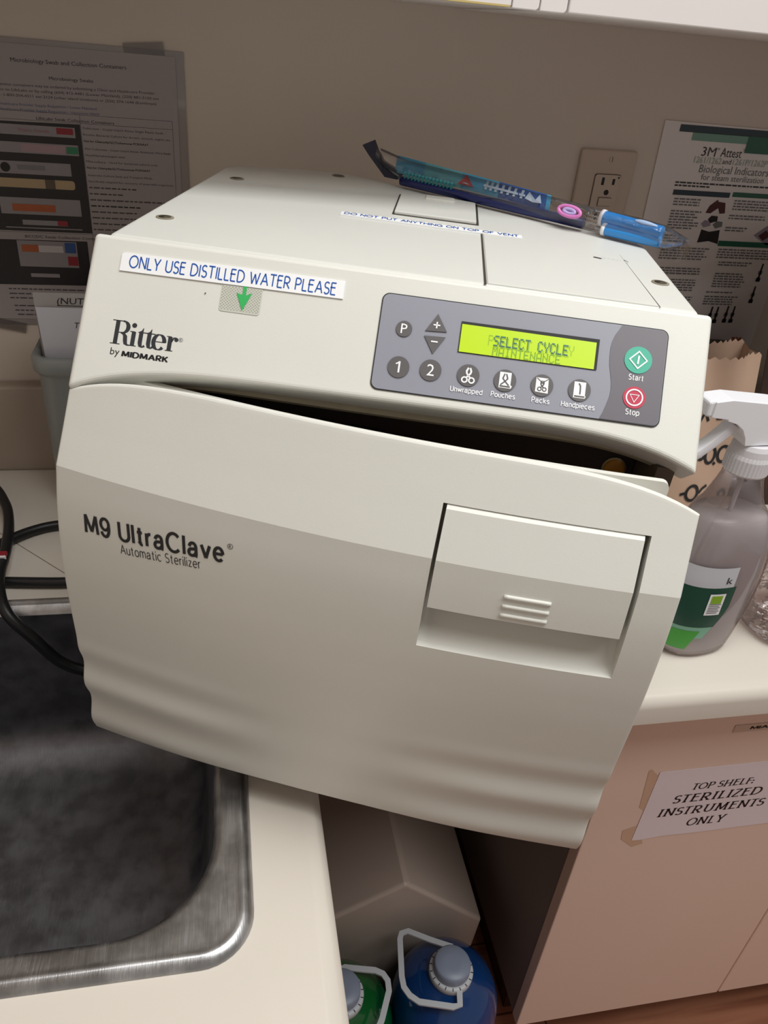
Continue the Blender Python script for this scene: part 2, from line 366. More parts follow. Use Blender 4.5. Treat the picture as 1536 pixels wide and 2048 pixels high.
def rrect(x0, x1, y0, y1, r, n=8):
    p = []
    for cx, cy, a in ((x1-r,y1-r,0),(x0+r,y1-r,90),(x0+r,y0+r,180),(x1-r,y0+r,270)): p += arc(cx, cy, r, r, a, a+90, n)
    return p
def disc(cx, cy, r, n=28): return ring(cx, cy, r, r, n)[:-1]

# ------------------------------------------------------------------ room structure
b = MB(); b.box((-2.2, 0, -0.88), (2.6, 0.1, 1.7), WALL); struct(b.build('wall_back'), 'beige painted wall behind the sterilizer', 'wall')
b = MB(); b.box((-2.2, -2.6, -0.98), (2.6, 0.0, -0.88), FLOOR); struct(b.build('floor'), 'reddish brown wood plank floor', 'floor')
b = MB(); b.box((-0.80, -2.6, -0.88), (-0.70, 0.0, 1.7), WALL); struct(b.build('wall_left'), 'beige painted wall left of the sink', 'wall')
b = MB(); b.box((-0.80, -2.6, 1.62), (2.6, 0.1, 1.7), mat('ceiling_paint', 'D8D2C8', 0.8)); struct(b.build('ceiling'), 'pale ceiling above the worktop', 'ceiling')

# ------------------------------------------------------------------ worktop (L shape with sink cut-out)
XC, YF = 0.0119, -0.4804
def worktop():
    bm = bmesh.new()
    outer = [(-0.695,-0.001),(-0.695,-0.9),(XC,-0.9),(XC,YF),(1.3,YF),(1.3,-0.001)]
    hole = rrect(-0.545, -0.060, -0.660, -0.300, 0.05, 6)
    es = []
    for lp in (outer, hole):
        vs = [bm.verts.new((x, y, 0)) for x, y in lp]
        for i in range(len(vs)): es.append(bm.edges.new((vs[i], vs[(i+1) % len(vs)])))
    bmesh.ops.triangle_fill(bm, edges=es, use_beauty=True)
    top = [f for f in bm.faces]
    for f in top:
        if f.normal.z < 0: f.normal_flip()
    r = bmesh.ops.extrude_face_region(bm, geom=top)
    nv = [e for e in r['geom'] if isinstance(e, bmesh.types.BMVert)]
    bmesh.ops.translate(bm, verts=nv, vec=(0,0,-0.036))
    bmesh.ops.recalc_face_normals(bm, faces=bm.faces)
    def front(e):
        return all(abs(v.co.z) < 1e-6 for v in e.verts) and (all(abs(v.co.x-XC) < 1e-6 for v in e.verts) or (all(abs(v.co.y-YF) < 1e-6 for v in e.verts)))
    bmesh.ops.bevel(bm, geom=[e for e in bm.edges if front(e)], offset=0.016, segments=6, profile=0.5, affect='EDGES')
    me = bpy.data.meshes.new('worktop'); bm.to_mesh(me); bm.free()
    for p in me.polygons: p.use_smooth = True
    me.set_sharp_from_angle(angle=radians(40)); me.materials.append(COUNTER)
    o = bpy.data.objects.new('worktop', me); COL.objects.link(o); return o
wt = tag(worktop(), 'cream laminate L-shaped worktop with the steel sink set into it', 'countertop')
b = MB(); d = (0.00035)
SEAMM = mat('seam_line', '8D8375', 0.6)
b.add([(XC-0.016-d, YF+0.016-d, 0.0002), (XC-0.016+d, YF+0.016+d, 0.0002), (-0.46+d, -0.008+d, 0.0002), (-0.46-d, -0.008-d, 0.0002)], [(0,1,2,3)], SEAMM)
b.build('mitre_seam', wt)
b = MB(); b.box((-0.695, -0.020, 0.0), (1.3, -0.0005, 0.116), mat('backsplash_shaded_taupe', 'A5978A', 0.45))  # taupe darkened to carry the shade behind the sterilizer
tag(b.build('backsplash', bevel=0.004), 'low backsplash strip above the worktop, its taupe darkened for shade', 'backsplash')

# ------------------------------------------------------------------ sink
def sink():
    b = MB(); t = thing('sink', 'scratched stainless steel sink with a raised rim in the left worktop', 'sink', (-0.30, -0.48, 0))
    T = Matrix.Translation((0.30, 0.48, 0))
    X0, X1, Y0, Y1 = -0.56, -0.0446, -0.6754, -0.2856
    L = lambda i, z, r, e=0: [(x, y, z) for x, y in rrect(X0+i, X1-i, Y0+i, Y1-i, r, 10)]
    I = lambda i, z, r: [(x, y, z) for x, y in rrect(-0.545+i, -0.0685-i, -0.650+i, -0.303-i, r, 10)]
    rim = MB()
    rim.loft([L(0,0.0003,0.036), L(0.0015,0.003,0.0345), L(0.0055,0.0062,0.031), L(0.0075,0.0066,0.029), L(0.0095,0.0058,0.028), L(0.0125,0.0048,0.027),
              I(-0.004,0.0038,0.076), I(0.0,0.002,0.074), I(0.003,-0.003,0.072)], STEEL, True, False, False)
    rim.build('rim', t, T=T)
    bas = MB()
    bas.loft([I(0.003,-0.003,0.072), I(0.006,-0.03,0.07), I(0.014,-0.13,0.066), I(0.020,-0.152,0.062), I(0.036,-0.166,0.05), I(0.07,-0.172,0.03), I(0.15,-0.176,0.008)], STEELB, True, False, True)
    bas.build('basin', t, T=T)
    dr = MB(); dr.lathe([(0.045,-0.1755),(0.043,-0.1735),(0.034,-0.1745),(0.03,-0.180)], STEEL, (-0.33,-0.48,0), 28)
    dr.build('drain', t, T=T)
sink()

# ------------------------------------------------------------------ cabinets
def base_cabinet():
    t = thing('base_cabinet', 'pinkish beige cabinet under the right worktop with a paper sign on its door', 'cabinet', (0.365, 0, -0.88))
    T = Matrix.Translation((-0.365, 0, 0.88))
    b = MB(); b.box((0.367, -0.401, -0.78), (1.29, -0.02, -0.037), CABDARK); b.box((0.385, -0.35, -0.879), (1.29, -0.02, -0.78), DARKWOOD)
    b.build('carcass', t, T=T)
    for x0, x1 in ((0.3651, 0.7153), (0.7179, 1.29)):
        b = MB(); b.box((x0, -0.422, -0.7795), (x1, -0.4025, -0.040), CABIN); b.build('door', t, bevel=0.0015, T=T)
base_cabinet()
def left_cabinet():
    t = thing('base_cabinet', 'shadowed base cabinet side under the worktop edge beside the sink', 'cabinet', (-0.02, -0.5, -0.88))
    T = Matrix.Translation((0.02, 0.5, 0.88))
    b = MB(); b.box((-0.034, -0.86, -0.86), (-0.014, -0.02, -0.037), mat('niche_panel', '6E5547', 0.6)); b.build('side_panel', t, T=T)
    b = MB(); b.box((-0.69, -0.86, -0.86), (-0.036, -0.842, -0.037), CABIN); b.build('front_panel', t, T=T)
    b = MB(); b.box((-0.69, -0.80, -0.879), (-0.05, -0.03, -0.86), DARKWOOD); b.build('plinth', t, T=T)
left_cabinet()
def wall_shelf():
    t = thing('wall_shelf', 'thick white shelf board on the wall above the electrical outlet', 'shelf', (0.201, -0.3, 0.54))
    T = Matrix.Translation((-0.201, 0.3, -0.54))
    b = MB(); b.box((0.2025, -0.300, 0.5399), (1.3, -0.0005, 0.5745), SHELFW); b.build('board', t, bevel=0.001, T=T)
    b = MB(); b.box((0.2025, -0.012, 0.5755), (1.3, -0.0005, 0.95), SHELFW); b.build('back_panel', t, T=T)
wall_shelf()
def wall_cabinet():
    t = thing('wall_cabinet', 'white wall cabinet hanging over the sterilizer, only its lower edge in view', 'cabinet', (0.0, -0.3, 0.54))
    T = Matrix.Translation((0, 0.3, -0.54))
    b = MB(); b.box((-0.695, -0.280, 0.5415), (0.2005, -0.0005, 1.0), SHELFW); b.build('carcass', t, T=T)
    b = MB(); b.box((-0.695, -0.300, 0.5412), (0.1575, -0.2815, 1.0), SHELFW); b.box((-0.695, -0.3002, 0.5400), (0.1570, -0.2817, 0.5412), YELLOWTRIM); b.build('door', t, T=T)
    for x0, x1 in ((0.1583, 0.1788), (0.1798, 0.2005)):
        b = MB(); pts = [(x0, 0.60), (x0, 0.5395)] + arc(x1-0.003, 0.5425, 0.003, 0.003, 270, 360, 5) + [(x1, 0.60)]
        b.prism(pts, lambda x, z: (x, -0.301, z), lambda x, z: (x, -0.2815, z), SHELFW); b.build('edge_strip', t, bevel=0.0006, T=T)
wall_cabinet()
b = MB(); b.box((0.368, -0.285, 0.5747), (0.42, -0.06, 0.80), mat('binder_red', '6E1230', 0.5)); b.box((0.371, -0.2855, 0.577), (0.417, -0.284, 0.797), mat('binder_red', '6E1230', 0.5))
tag(b.build('ring_binder', bevel=0.002), 'dark red binder standing on the white shelf board', 'binder')
b = MB()
for k in range(6): b.box((0.337, -0.282 + 0.002*(k % 2), 0.5747 + k*0.004), (0.366, -0.10, 0.5777 + k*0.004), mat('sheet_white', 'E4E2E0', 0.6))
tag(b.build('paper_pile'), 'small pile of white papers beside the red binder on the shelf', 'paper')

# ------------------------------------------------------------------ wall outlet
def outlet():
    t = thing('wall_outlet', 'ivory electrical outlet plate on the beige wall behind the sterilizer', 'outlet', (0.404, 0, 0.36))
    T = Matrix.Translation((-0.404, 0, -0.36))
    Wm = lambda o: (lambda x, z: (x, -o, z))
    b = MB(); b.prism(rrect(0.3683, 0.4402, 0.300, 0.4163, 0.003, 4), Wm(0.0004), Wm(0.006), OUTLET); b.build('cover_plate', t, bevel=0.0025, seg=3, T=T)
    b = MB(); b.prism(rrect(0.3900, 0.4245, 0.322, 0.3902, 0.003, 4), Wm(0.0055), Wm(0.0064), OUTEDGE)
    b.prism(rrect(0.3908, 0.4237, 0.3228, 0.3894, 0.003, 4), Wm(0.006), Wm(0.0080), OUTLET)
    for dz in (0, -0.041):
        for x0, x1, z0, z1 in ((0.3995, 0.4030, 0.3777, 0.3863), (0.4135, 0.4168, 0.3785, 0.3852)): b.prism(rrect(x0, x1, z0+dz, z1+dz, 0.0004, 2), Wm(0.0078), Wm(0.0082), BLACKP)
        b.prism(disc(0.4085, 0.3695+dz, 0.0032, 14), Wm(0.0078), Wm(0.0082), BLACKP)
    b.build('receptacle', t, T=T)
    b = MB(); b.prism(rrect(0.3995, 0.4170, 0.3535, 0.3640, 0.0006, 2), Wm(0.0078), Wm(0.0083), OUTEDGE); b.prism(rrect(0.4002, 0.4163, 0.3542, 0.3633, 0.0006, 2), Wm(0.008), Wm(0.0098), OUTLET); b.build('test_button', t, T=T)
    b = MB(); b.prism(disc(0.4078, 0.4062, 0.0032, 16), Wm(0.0055), Wm(0.0070), OUTLET); b.prism(rrect(0.4074, 0.4082, 0.4035, 0.4089, 0.0002, 1), Wm(0.0069), Wm(0.0072), OUTEDGE); b.build('screw', t, T=T)
    b = MB(); b.prism(disc(0.4208, 0.3868, 0.0011, 10), Wm(0.0079), Wm(0.0083), BLACKP); b.build('indicator', t, T=T)
outlet()

# ------------------------------------------------------------------ posters on the wall
def words(b, x0, x1, z, h, m, W, dens=0.85):
    x = x0
    while x < x1 - 0.001:
        w = min(random.uniform(0.0025, 0.0085), x1 - x)
        b.poly([(x, z), (x+w, z), (x+w, z+h), (x, z+h)], W, m); x += w + 0.0013
def poster_left():
    t = thing('wall_notice', 'grey printed swab guide in a clear sleeve taped to the wall left of the sterilizer', 'poster', (-0.19, 0, 0.33))
    T = Matrix.Translation((0.19, 0, -0.33))
    b = MB(); b.box((-0.318, -0.0014, 0.1865), (-0.0862, -0.0003, 0.4785), SLEEVE); b.build('plastic_sleeve', t, T=T)
    W = lambda x, z: (x, -0.0024, z)
    W2 = lambda x, z: (x, -0.0028, z)
    W3 = lambda x, z: (x, -0.0031, z)
    PI_ = mat('faint_print', '4A4548', 0.6); PL = mat('link_print', '59618A', 0.6); DK = mat('photo_dark', '1E1B1F', 0.5); TB = mat('tube_grey', '8F898C', 0.5)
    b = MB(); b.box((-0.310, -0.0022, 0.194), (-0.0945, -0.0015, 0.4735), mat('notice_paper', '9F9798', 0.5))
    b.text('Microbiology Swab and Collection Containers', W, -0.2539, 0.4575, 0.0036, INKB, 0.1105, bold=0, rot=0.012)
    b.text('Microbiology Swabs', W, -0.2197, 0.4439, 0.0029, INKB, 0.0425, bold=0, rot=0.012)
    b.text('Swab collection containers may be ordered by submitting a Clinic and Healthcare Provider', W, -0.2850, 0.4358, 0.0024, PI_, 0.168, rot=0.012)
    b.text('Requisition to LifeLabs or by calling (604) 412-4481 (Lower Mainland), (250) 881-3100 ext', W, -0.2850, 0.4310, 0.0024, PI_, 0.172, rot=0.012)
    b.text('(one): 1-800-304-4311 ext 2124 (other island locations) or (250) 374-1644 (Kamloops)', W, -0.2780, 0.4262, 0.0024, PI_, 0.162, rot=0.012)
    b.text('Healthcare Provider Supply Requisition - Lower Mainland', W, -0.2707, 0.4182, 0.0023, PL, 0.094, rot=0.012)
    b.text('Healthcare Provider Supply Requisition - Vancouver Island', W, -0.2707, 0.4134, 0.0023, PL, 0.096, rot=0.012)
    b.text('LifeLabs Swab Collection Containers', W, -0.2373, 0.4066, 0.0027, INKB, 0.077, bold=0)
    for z in (0.4135, 0.4055, 0.2925): b.poly([(-0.300, z), (-0.1008, z), (-0.1008, z+0.0003), (-0.300, z+0.0003)], W, PI_)
    for x in (-0.1010, -0.1945): b.poly([(x, 0.236), (x+0.0003, 0.236), (x+0.0003, 0.4137), (x, 0.4137)], W, PI_)
    b.poly([(-0.302, 0.2940), (-0.1945, 0.2940), (-0.1950, 0.4045), (-0.302, 0.4030)], W, DK)
    b.poly([(-0.302, 0.2340), (-0.2010, 0.2350), (-0.2010, 0.2850), (-0.302, 0.2840)], W, DK)
    b.text('BCCDC Swab Collection Containers', W, -0.2659, 0.2870, 0.0026, PI_, 0.085, bold=0.012)
    TEXTS = ['Culturette - Copan Liquid Amies Single Plastic Swab', 'Routine Bacterial Culture for throats, wounds, vagina, etc.', 'Not for Chlamydia/GC/Trichomonas PCR/NAAT', 'Mini Culturette - Copan Liquid Amies Aluminum Wire Swab',
             'Nasal/Nasopharyngeal swab', 'Mini-culture - Used for bacterial culture only', 'Not for Chlamydia/GC/Trichomonas PCR/NAAT', 'Anaerobic Culture Swab and Transport Media', 'Specifically adapted for recovery of anaerobic organisms']
    z = 0.4005
    for i, s in enumerate(TEXTS):
        bold = i in (2, 6); w, = (min(0.089, 0.0016*len(s)),)
        b.text(s, W, -0.1925, z, 0.0020, INKB if bold else PI_, w, bold=0.015 if bold else 0); z -= 0.0075 if i in (2, 6) else 0.0062
    k = 0
    while z > 0.298:
        words(b, -0.1925, -0.192 + random.uniform(0.03, 0.088), z, 0.0014, INKB if k % 5 == 3 else PI_, W); z -= 0.0063; k += 1
    for z in (0.2285, 0.2230, 0.2180): words(b, -0.2922, -0.105, z, 0.0014, PI_, W)
    for z in (0.2090, 0.2035): words(b, -0.289, -0.15, z, 0.0014, PI_, W)
    words(b, -0.287, -0.262, 0.1985, 0.0014, PI_, W)
    R = lambda x0, x1, z0, z1, m, w=W2: b.poly([(x0, z0), (x1, z0), (x1, z1), (x0, z1)], w, m)
    R(-0.301,-0.2005,0.3912,0.4010,TB); R(-0.2189,-0.2026,0.3941,0.4000,mat('print_red','8E1F2C',0.5),W3)
    b.text('Plain Swab', W3, -0.256, 0.3945, 0.0032, mat('print_rose','9C6A70',0.5), 0.03)
    R(-0.301,-0.1990,0.3738,0.3842,TB); R(-0.2110,-0.1995,0.3755,0.3822,mat('print_green','2E7A58',0.5),W3); R(-0.256,-0.212,0.3752,0.383,mat('print_rose2','A58A92',0.5),W3)
    R(-0.301,-0.2090,0.3530,0.3655,TB); b.poly(disc(-0.2747,0.3592,0.0048,16), W3, BLACKP); R(-0.263,-0.235,0.3575,0.3620,mat('print_grey','77747A',0.5),W3)
    b.poly(rrect(-0.301,-0.2068,0.3392,0.3485,0.003,4), W2, mat('print_tan','AE9876',0.5)); R(-0.237,-0.227,0.3392,0.3485,mat('print_brown','5C5040',0.5),W3)
    R(-0.2860,-0.2035,0.3118,0.3290,TB); R(-0.2740,-0.2302,0.3152,0.3225,mat('print_orange','A8552A',0.5),W3)
    R(-0.2660,-0.2190,0.3007,0.3060,mat('print_grey2','8B868A',0.5)); R(-0.2297,-0.2190,0.3010,0.3064,mat('print_red','8E1F2C',0.5),W3); R(-0.2837,-0.2045,0.2970,0.2982,mat('print_grey2','8B868A',0.5))
    R(-0.2755,-0.2128,0.2552,0.2838,TB); R(-0.2712,-0.2537,0.2716,0.2793,mat('print_orange','A8552A',0.5),W3); R(-0.2255,-0.2142,0.2717,0.2828,mat('print_blue','2B4E8C',0.5),W3); R(-0.2238,-0.2132,0.2577,0.2677,mat('print_red','8E1F2C',0.5),W3)
    R(-0.2535,-0.2275,0.2716,0.2790,mat('print_pale','C2BBBE',0.5),W3)
    R(-0.2658,-0.2350,0.2434,0.2476,TB)
    b.build('printed_sheet', t, T=T)
    for x, z, a in ((-0.30, 0.186, 0.2), (-0.125, 0.478, -0.1)):
        b = MB(); M = Matrix.Translation((x, -0.0018, z)) @ Matrix.Rotation(a, 4, 'Y'); b.box((-0.02,-0.0003,-0.006), (0.02,0.0002,0.006), TAPEC, M); b.build('tape', t, T=T)
poster_left()
def poster_right():
    t = thing('wall_notice', 'white biological indicator guide with dark blue and green title bars on the right wall', 'poster', (0.575, 0, 0.31))
    T = Matrix.Translation((-0.575, 0, -0.31))
    W = lambda x, z: (x, -0.0024, z)
    W2 = lambda x, z: (x, -0.0028, z)
    b = MB()
    b.prism([(0.4665, 0.4522), (0.684, 0.4505), (0.684, 0.1735), (0.474, 0.1745)], lambda x, z: (x, -0.0005, z), lambda x, z: (x, -0.0020, z), PAPERR)
    NV = mat('bar_navy', '27353F', 0.4); GR = mat('bar_green', '275B48', 0.4); PG = mat('bar_pale_green', '6E9384', 0.4); GT = mat('text_grey', '6A6A6C', 0.5); GG = mat('text_outline_green', '97A497', 0.5); DK = mat('text_dark', '2C292B', 0.5)
    R = lambda x0, x1, z0, z1, m, w=W: b.poly([(x0, z0), (x1, z0), (x1, z1), (x0, z1)], w, m)
    R(0.4875,0.682,0.4415,0.4493,NV); R(0.5062,0.5815,0.4330,0.4418,PG); R(0.5815,0.682,0.4232,0.4418,GR,W2)
    b.text('3M', W, 0.5245, 0.4168, 0.0100, DK, 0.0190); b.text('TM', W, 0.5440, 0.4240, 0.0025, DK, 0.0036)
    b.text('Attest', W, 0.5505, 0.4172, 0.0100, DK, 0.0285); b.text('TM', W, 0.5795, 0.4248, 0.0025, DK, 0.0036)
    b.text('1261/1262', W, 0.5171, 0.4086, 0.0070, GG, 0.0375, bold=0.01); b.text('and', W, 0.5560, 0.4092, 0.0058, DK, 0.012); b.text('1261P/1262P', W, 0.5705, 0.4090, 0.0070, GG, 0.048, bold=0.01)
    b.text('Biological Indicators', W, 0.5275, 0.3982, 0.0088, GT, 0.097); b.text('for steam sterilization', W, 0.5330, 0.3898, 0.0068, GT, 0.088)
    for z in (0.3845, 0.3810): words(b, 0.5001, 0.675 if z > 0.383 else 0.548, z, 0.0018, DK, W)
    R(0.5005,0.5798,0.3707,0.3768,NV); R(0.5835,0.676,0.3722,0.3778,GR); R(0.5838,0.676,0.3115,0.3182,GR)
    def block(x0, x1, z0, z1):
        z = z0
        while z > z1: words(b, x0, x1 - random.uniform(0, 0.008), z, 0.0017, GT, W); z -= 0.0034
    block(0.5045,0.545,0.3655,0.356); block(0.5045,0.548,0.3510,0.328); block(0.5045,0.534,0.3210,0.312); block(0.5045,0.5745,0.3060,0.289); block(0.503,0.572,0.2800,0.272); block(0.503,0.570,0.2650,0.250); block(0.503,0.570,0.2420,0.236)
    block(0.5889,0.676,0.3670,0.356); block(0.5875,0.645,0.3490,0.345); block(0.5875,0.622,0.3340,0.330); block(0.5871,0.676,0.3065,0.296); block(0.593,0.643,0.2900,0.284); block(0.593,0.643,0.2750,0.257); block(0.5880,0.634,0.2500,0.248); block(0.5880,0.640,0.2440,0.232)
    MR = mat('photo_maroon', '4A2020', 0.5); BL = mat('photo_black', '201C1C', 0.5); LG = mat('photo_violet', '8C8090', 0.5)
    b.poly([(0.553,0.3515),(0.556,0.3600),(0.562,0.3652),(0.5655,0.3680),(0.5665,0.3655),(0.577,0.3645),(0.5805,0.3520),(0.573,0.3512),(0.569,0.3580),(0.560,0.3510)], W, MR)
    for x, z, m in ((0.566,0.3440,BL),(0.558,0.3380,LG),(0.575,0.3375,GT)): b.poly([(x-0.007,z),(x-0.003,z+0.0045),(x+0.006,z+0.004),(x+0.007,z-0.002),(x-0.002,z-0.0045)], W, m)
    b.poly([(0.5541,0.3311),(0.566,0.3285),(0.5805,0.3314),(0.5834,0.3139),(0.569,0.3170),(0.5533,0.3145)], W, BL)
    b.poly([(0.632,0.3270),(0.648,0.3400),(0.668,0.3380),(0.672,0.3230),(0.655,0.3150)], W, LG); b.poly([(0.639,0.3265),(0.648,0.3340),(0.656,0.3270),(0.647,0.3205)], W2, MR)
    def vial(x, z, h): b.poly([(x-0.0015,z),(x+0.0018,z),(x+0.0015,z+h),(x-0.001,z+h)], W, BL); R(x-0.003,x+0.0035,z,z+h*0.22,BL); R(x-0.003,x+0.003,z+h*0.4,z+h*0.6,GT)
    vial(0.6600,0.2670,0.0240); vial(0.6600,0.2375,0.0230); vial(0.6290,0.2090,0.0235); vial(0.6390,0.2090,0.0235); vial(0.605,0.208,0.023); vial(0.614,0.208,0.023)
    b.text('3M', W, 0.6500, 0.1808, 0.0072, mat('logo_orange', 'A8502E', 0.5), 0.0155, bold=0.05)
    b.build('printed_sheet', t, T=T)
poster_right()

# ------------------------------------------------------------------ sterilizer
H = 0.3913
HALF = 0.197
ster = thing('sterilizer', 'large beige tabletop steam sterilizer with its front door slightly ajar', 'sterilizer', (0.04774, -0.46422, 0.0), (-0.001661, 0.023773, -0.272408))
SD = Vector((0, -0.0614, -0.0802)).normalized(); SN = Vector((0, SD.z, -SD.y)).normalized()   # down the console, out of the console
if SN.y > 0: SN = -SN
def P(off): return lambda x, s: tuple(Vector((x, 0, H)) + SD*s + SN*off)
def Q(off): return lambda x, v: P(off)(x, -v)         # text: v points up
plan = [(-0.1905,0.003),(0.1905,0.003),(0.1905,0.180),(0.187,0.192),(0.162,0.220)] + [(0.10,0.252),(0.02,0.292),(-0.045,0.325),(-0.068,0.334),(-0.092,0.338),(-0.13,0.328),(-0.162,0.312),(-0.182,0.300),(-0.1895,0.287)]
b = MB()
b.prism(plan, lambda x, y: (x, y, 0.019), lambda x, y: (x, y, H-0.0012), TOPBEIGE)
b.build('housing', ster, bevel=0.004, seg=3)
for sx in (-1, 1):
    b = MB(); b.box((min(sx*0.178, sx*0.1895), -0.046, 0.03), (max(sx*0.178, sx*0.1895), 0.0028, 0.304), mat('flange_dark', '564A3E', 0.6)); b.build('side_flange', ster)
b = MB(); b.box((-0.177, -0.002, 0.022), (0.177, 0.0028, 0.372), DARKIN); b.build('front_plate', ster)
b = MB(); b.lathe([(0.118,0.0),(0.118,0.018),(0.108,0.02),(0.106,0.004)], mat('gasket_ring', '4A4644', 0.4, 0.6), (-0.02,-0.0022,0.165), 40, (0,-1,0), False, False); b.build('chamber_ring', ster)
b = MB(); b.lathe([(0.0075,0),(0.0075,0.003),(0.006,0.0035)], mat('yellow_spot', 'B97A1E', 0.5), (0.164,-0.0022,0.277), 20, (0,-1,0)); b.lathe([(0.0085,0),(0.0085,0.0012)], mat('yellow_spot_rim', 'B9A67C', 0.5), (0.164,-0.0022,0.277), 20, (0,-1,0)); b.build('sensor_button', ster)
for x, y, zz in ((-0.15, 0.21, 0), (0.15, 0.05, 0), (0.15, 0.165, 0), (-0.06, 0.27, 0)):
    zb = x*0.023773 + 0.0017*y     # ends on the level worktop although the case leans
    b = MB(); b.lathe([(0.012, zb+0.0003),(0.0135, zb+0.004),(0.012, 0.0195)], RUBBER, (x,y,0), 18); b.build('foot', ster)
for x, y in ((-0.173,0.064),(-0.165,0.237),(-0.085,0.318),(0.178,0.067)):
    b = MB(); b.lathe([(0.0062,H-0.0011),(0.0062,H-0.0006),(0.0045,H-0.0006)], HOLE, (x,y,0), 22); b.lathe([(0.0045,H-0.0005),(0.003,H-0.0007)], mat('screw_dark', '756D5E', 0.5), (x,y,0), 18); b.build('screw', ster)
TM = lambda o: (lambda x, y: (x, y, H-0.0012+o))
b = MB(); b.prism([(0.0545,0.006),(0.1640,0.006),(0.1610,0.143),(0.0545,0.146)], TM(-0.002), TM(0.0008), TOPBEIGE); b.build('reservoir_lid', ster, bevel=0.0006)
b = MB()
for p in ([(0.0523,0.0035),(0.0540,0.0035),(0.0540,0.146),(0.0526,0.146)], [(0.1645,0.004),(0.1650,0.004),(0.1615,0.138),(0.1611,0.138)]): b.poly(p, TM(0.0003), mat('seam_dark', '3A352E', 0.6))
for i in range(26):
    x = random.uniform(0.137, 0.163); y = 0.117 + random.uniform(-0.004, 0.004); w = random.uniform(0.0003, 0.0016)
    b.poly([(x,y),(x+w,y+random.uniform(-0.0003,0.0005)),(x+w,y+0.0005)], TM(0.0011), HOLE)
b.poly([(0.137,0.114),(0.143,0.112),(0.1435,0.114),(0.138,0.116)], TM(0.0012), mat('seam_dark', '3A352E', 0.6))
b.poly([(0.1605,0.1175),(0.163,0.112),(0.1636,0.1125),(0.1615,0.118)], TM(0.0012), mat('seam_dark', '3A352E', 0.6))
b.build('cover_seams', ster)
# vent cover
b = MB()
b.prism(rrect(-0.0205,0.0515,0.1755,0.2655,0.001,2), TM(-0.001), TM(0.0004), mat('seam_dark', '3A352E', 0.6))
vc = b.build('vent_cover', ster)
b = MB(); b.prism([(-0.0188,0.1768),(0.0492,0.1768),(0.0492,0.258),(0.015,0.2645),(-0.0188,0.258)], TM(0), TM(0.0030), TOPBEIGE); b.build('lid', vc, bevel=0.0008)
b = MB(); b.prism([(0.004,0.243),(0.030,0.243),(0.030,0.259),(0.004,0.259)], TM(0.0025), TM(0.0042), BEIGE); b.build('finger_tab', vc, bevel=0.0006)
# top label
b = MB(); b.prism([(-0.0595,0.1455),(0.0855,0.1455),(0.0855,0.1565),(-0.0595,0.1565)], TM(0.0001), TM(0.0011), WHITE)
b.strokes('DO NOT PUT ANYTHING ON TOP OF VENT', TM(0.0013), -0.0565, 0.1482, 0.0066, BLUEINK, 0.139, thick=0.15)
o = b.build('warning_label', ster); o['label'] = 'thin white strip reading DO NOT PUT ANYTHING ON TOP OF VENT'
# console
def s_bot(x): return 0.0832 + 0.0192*(abs(x)/HALF)**5.2
N = 48
low = [(-HALF + 2*HALF*i/N) for i in range(N+1)]
outl = [(-HALF,0),(HALF,0)] + [(x, s_bot(x)) for x in reversed(low)]
b = MB(); b.prism(outl, P(0), P(-0.026), BEIGE)
con = fix_normals(b.build('console', ster, bevel=0.0032, seg=4))
b = MB(); inl = [(-HALF+0.008,0.03),(HALF-0.008,0.03)] + [(x*0.955, s_bot(x)-0.005+0.008*(1-(abs(x)/HALF)**3)) for x in reversed(low)]
b.prism(inl, P(-0.0265), P(-0.032), FLANGE); b.build('console_lip', ster)
# brand lettering
b = MB(); M = lambda u, v: Q(0.00012)(-0.1735 + u*0.0155, -0.0703 + v*0.0155)
tk, tn = 0.17, 0.035
b.ribbon([(0.10,0.02),(0.10,0.98)], M, tk, tn, INK); b.ribbon([(-0.12,0.98),(0.36,0.98)], M, tn, tn, INK); b.ribbon([(-0.10,0.02),(0.30,0.02)], M, tn, tn, INK)
b.ribbon([(0.18,0.98),(0.32,0.98)] + arc(0.32,0.74,0.22,0.24,90,-90,14) + [(0.18,0.50)], M, tk, tn, INK)
b.ribbon([(0.28,0.50),(0.40,0.46),(0.47,0.36),(0.49,0.2),(0.52,0.08),(0.60,0.02),(0.72,0.02)], M, tk, tn, INK)
b.ribbon([(0.80,0.02),(0.80,0.60)], M, tk, tn, INK); b.ribbon([(0.64,0.60),(0.84,0.60)], M, tn, tn, INK); b.ribbon([(0.66,0.02),(0.96,0.02)], M, tn, tn, INK); b.poly(disc(0.78,0.86,0.10,20), M, INK)
for o_ in (0, 0.34):
    b.ribbon([(1.10+o_,0.60),(1.10+o_,0.18),(1.13+o_,0.06),(1.21+o_,0.01),(1.30+o_,0.08)], M, tk, tn, INK)
    b.poly([(0.96+o_,0.60),(1.10+o_,0.68),(1.16+o_,0.80),(1.18+o_,0.80),(1.18+o_,0.63),(1.34+o_,0.63),(1.34+o_,0.59),(0.96+o_,0.59)], M, INK)
b.ribbon(arc(1.86,0.31,0.22,0.31,0,320,24), M, tk, tn, INK); b.ribbon([(1.70,0.32),(2.10,0.32)], M, tn, tn, INK)
b.ribbon([(2.30,0.02),(2.30,0.60)], M, tk, tn, INK); b.ribbon([(2.15,0.02),(2.46,0.02)], M, tn, tn, INK); b.ribbon([(2.15,0.60),(2.34,0.60)], M, tn, tn, INK); b.ribbon([(2.36,0.40),(2.44,0.56),(2.54,0.58)], M, 0.08, tn, INK); b.poly(disc(2.55,0.50,0.085,18), M, INK)
M2 = lambda u, v: Q(0.00012)(-0.1312 + u, -0.0592 + v)
b.ribbon(disc(0,-0.003,0.0012,18), M2, 0.00022, 0.00022, INK, True); b.text('R', M2, 0, -0.0037, 0.0014, INK, align='C')
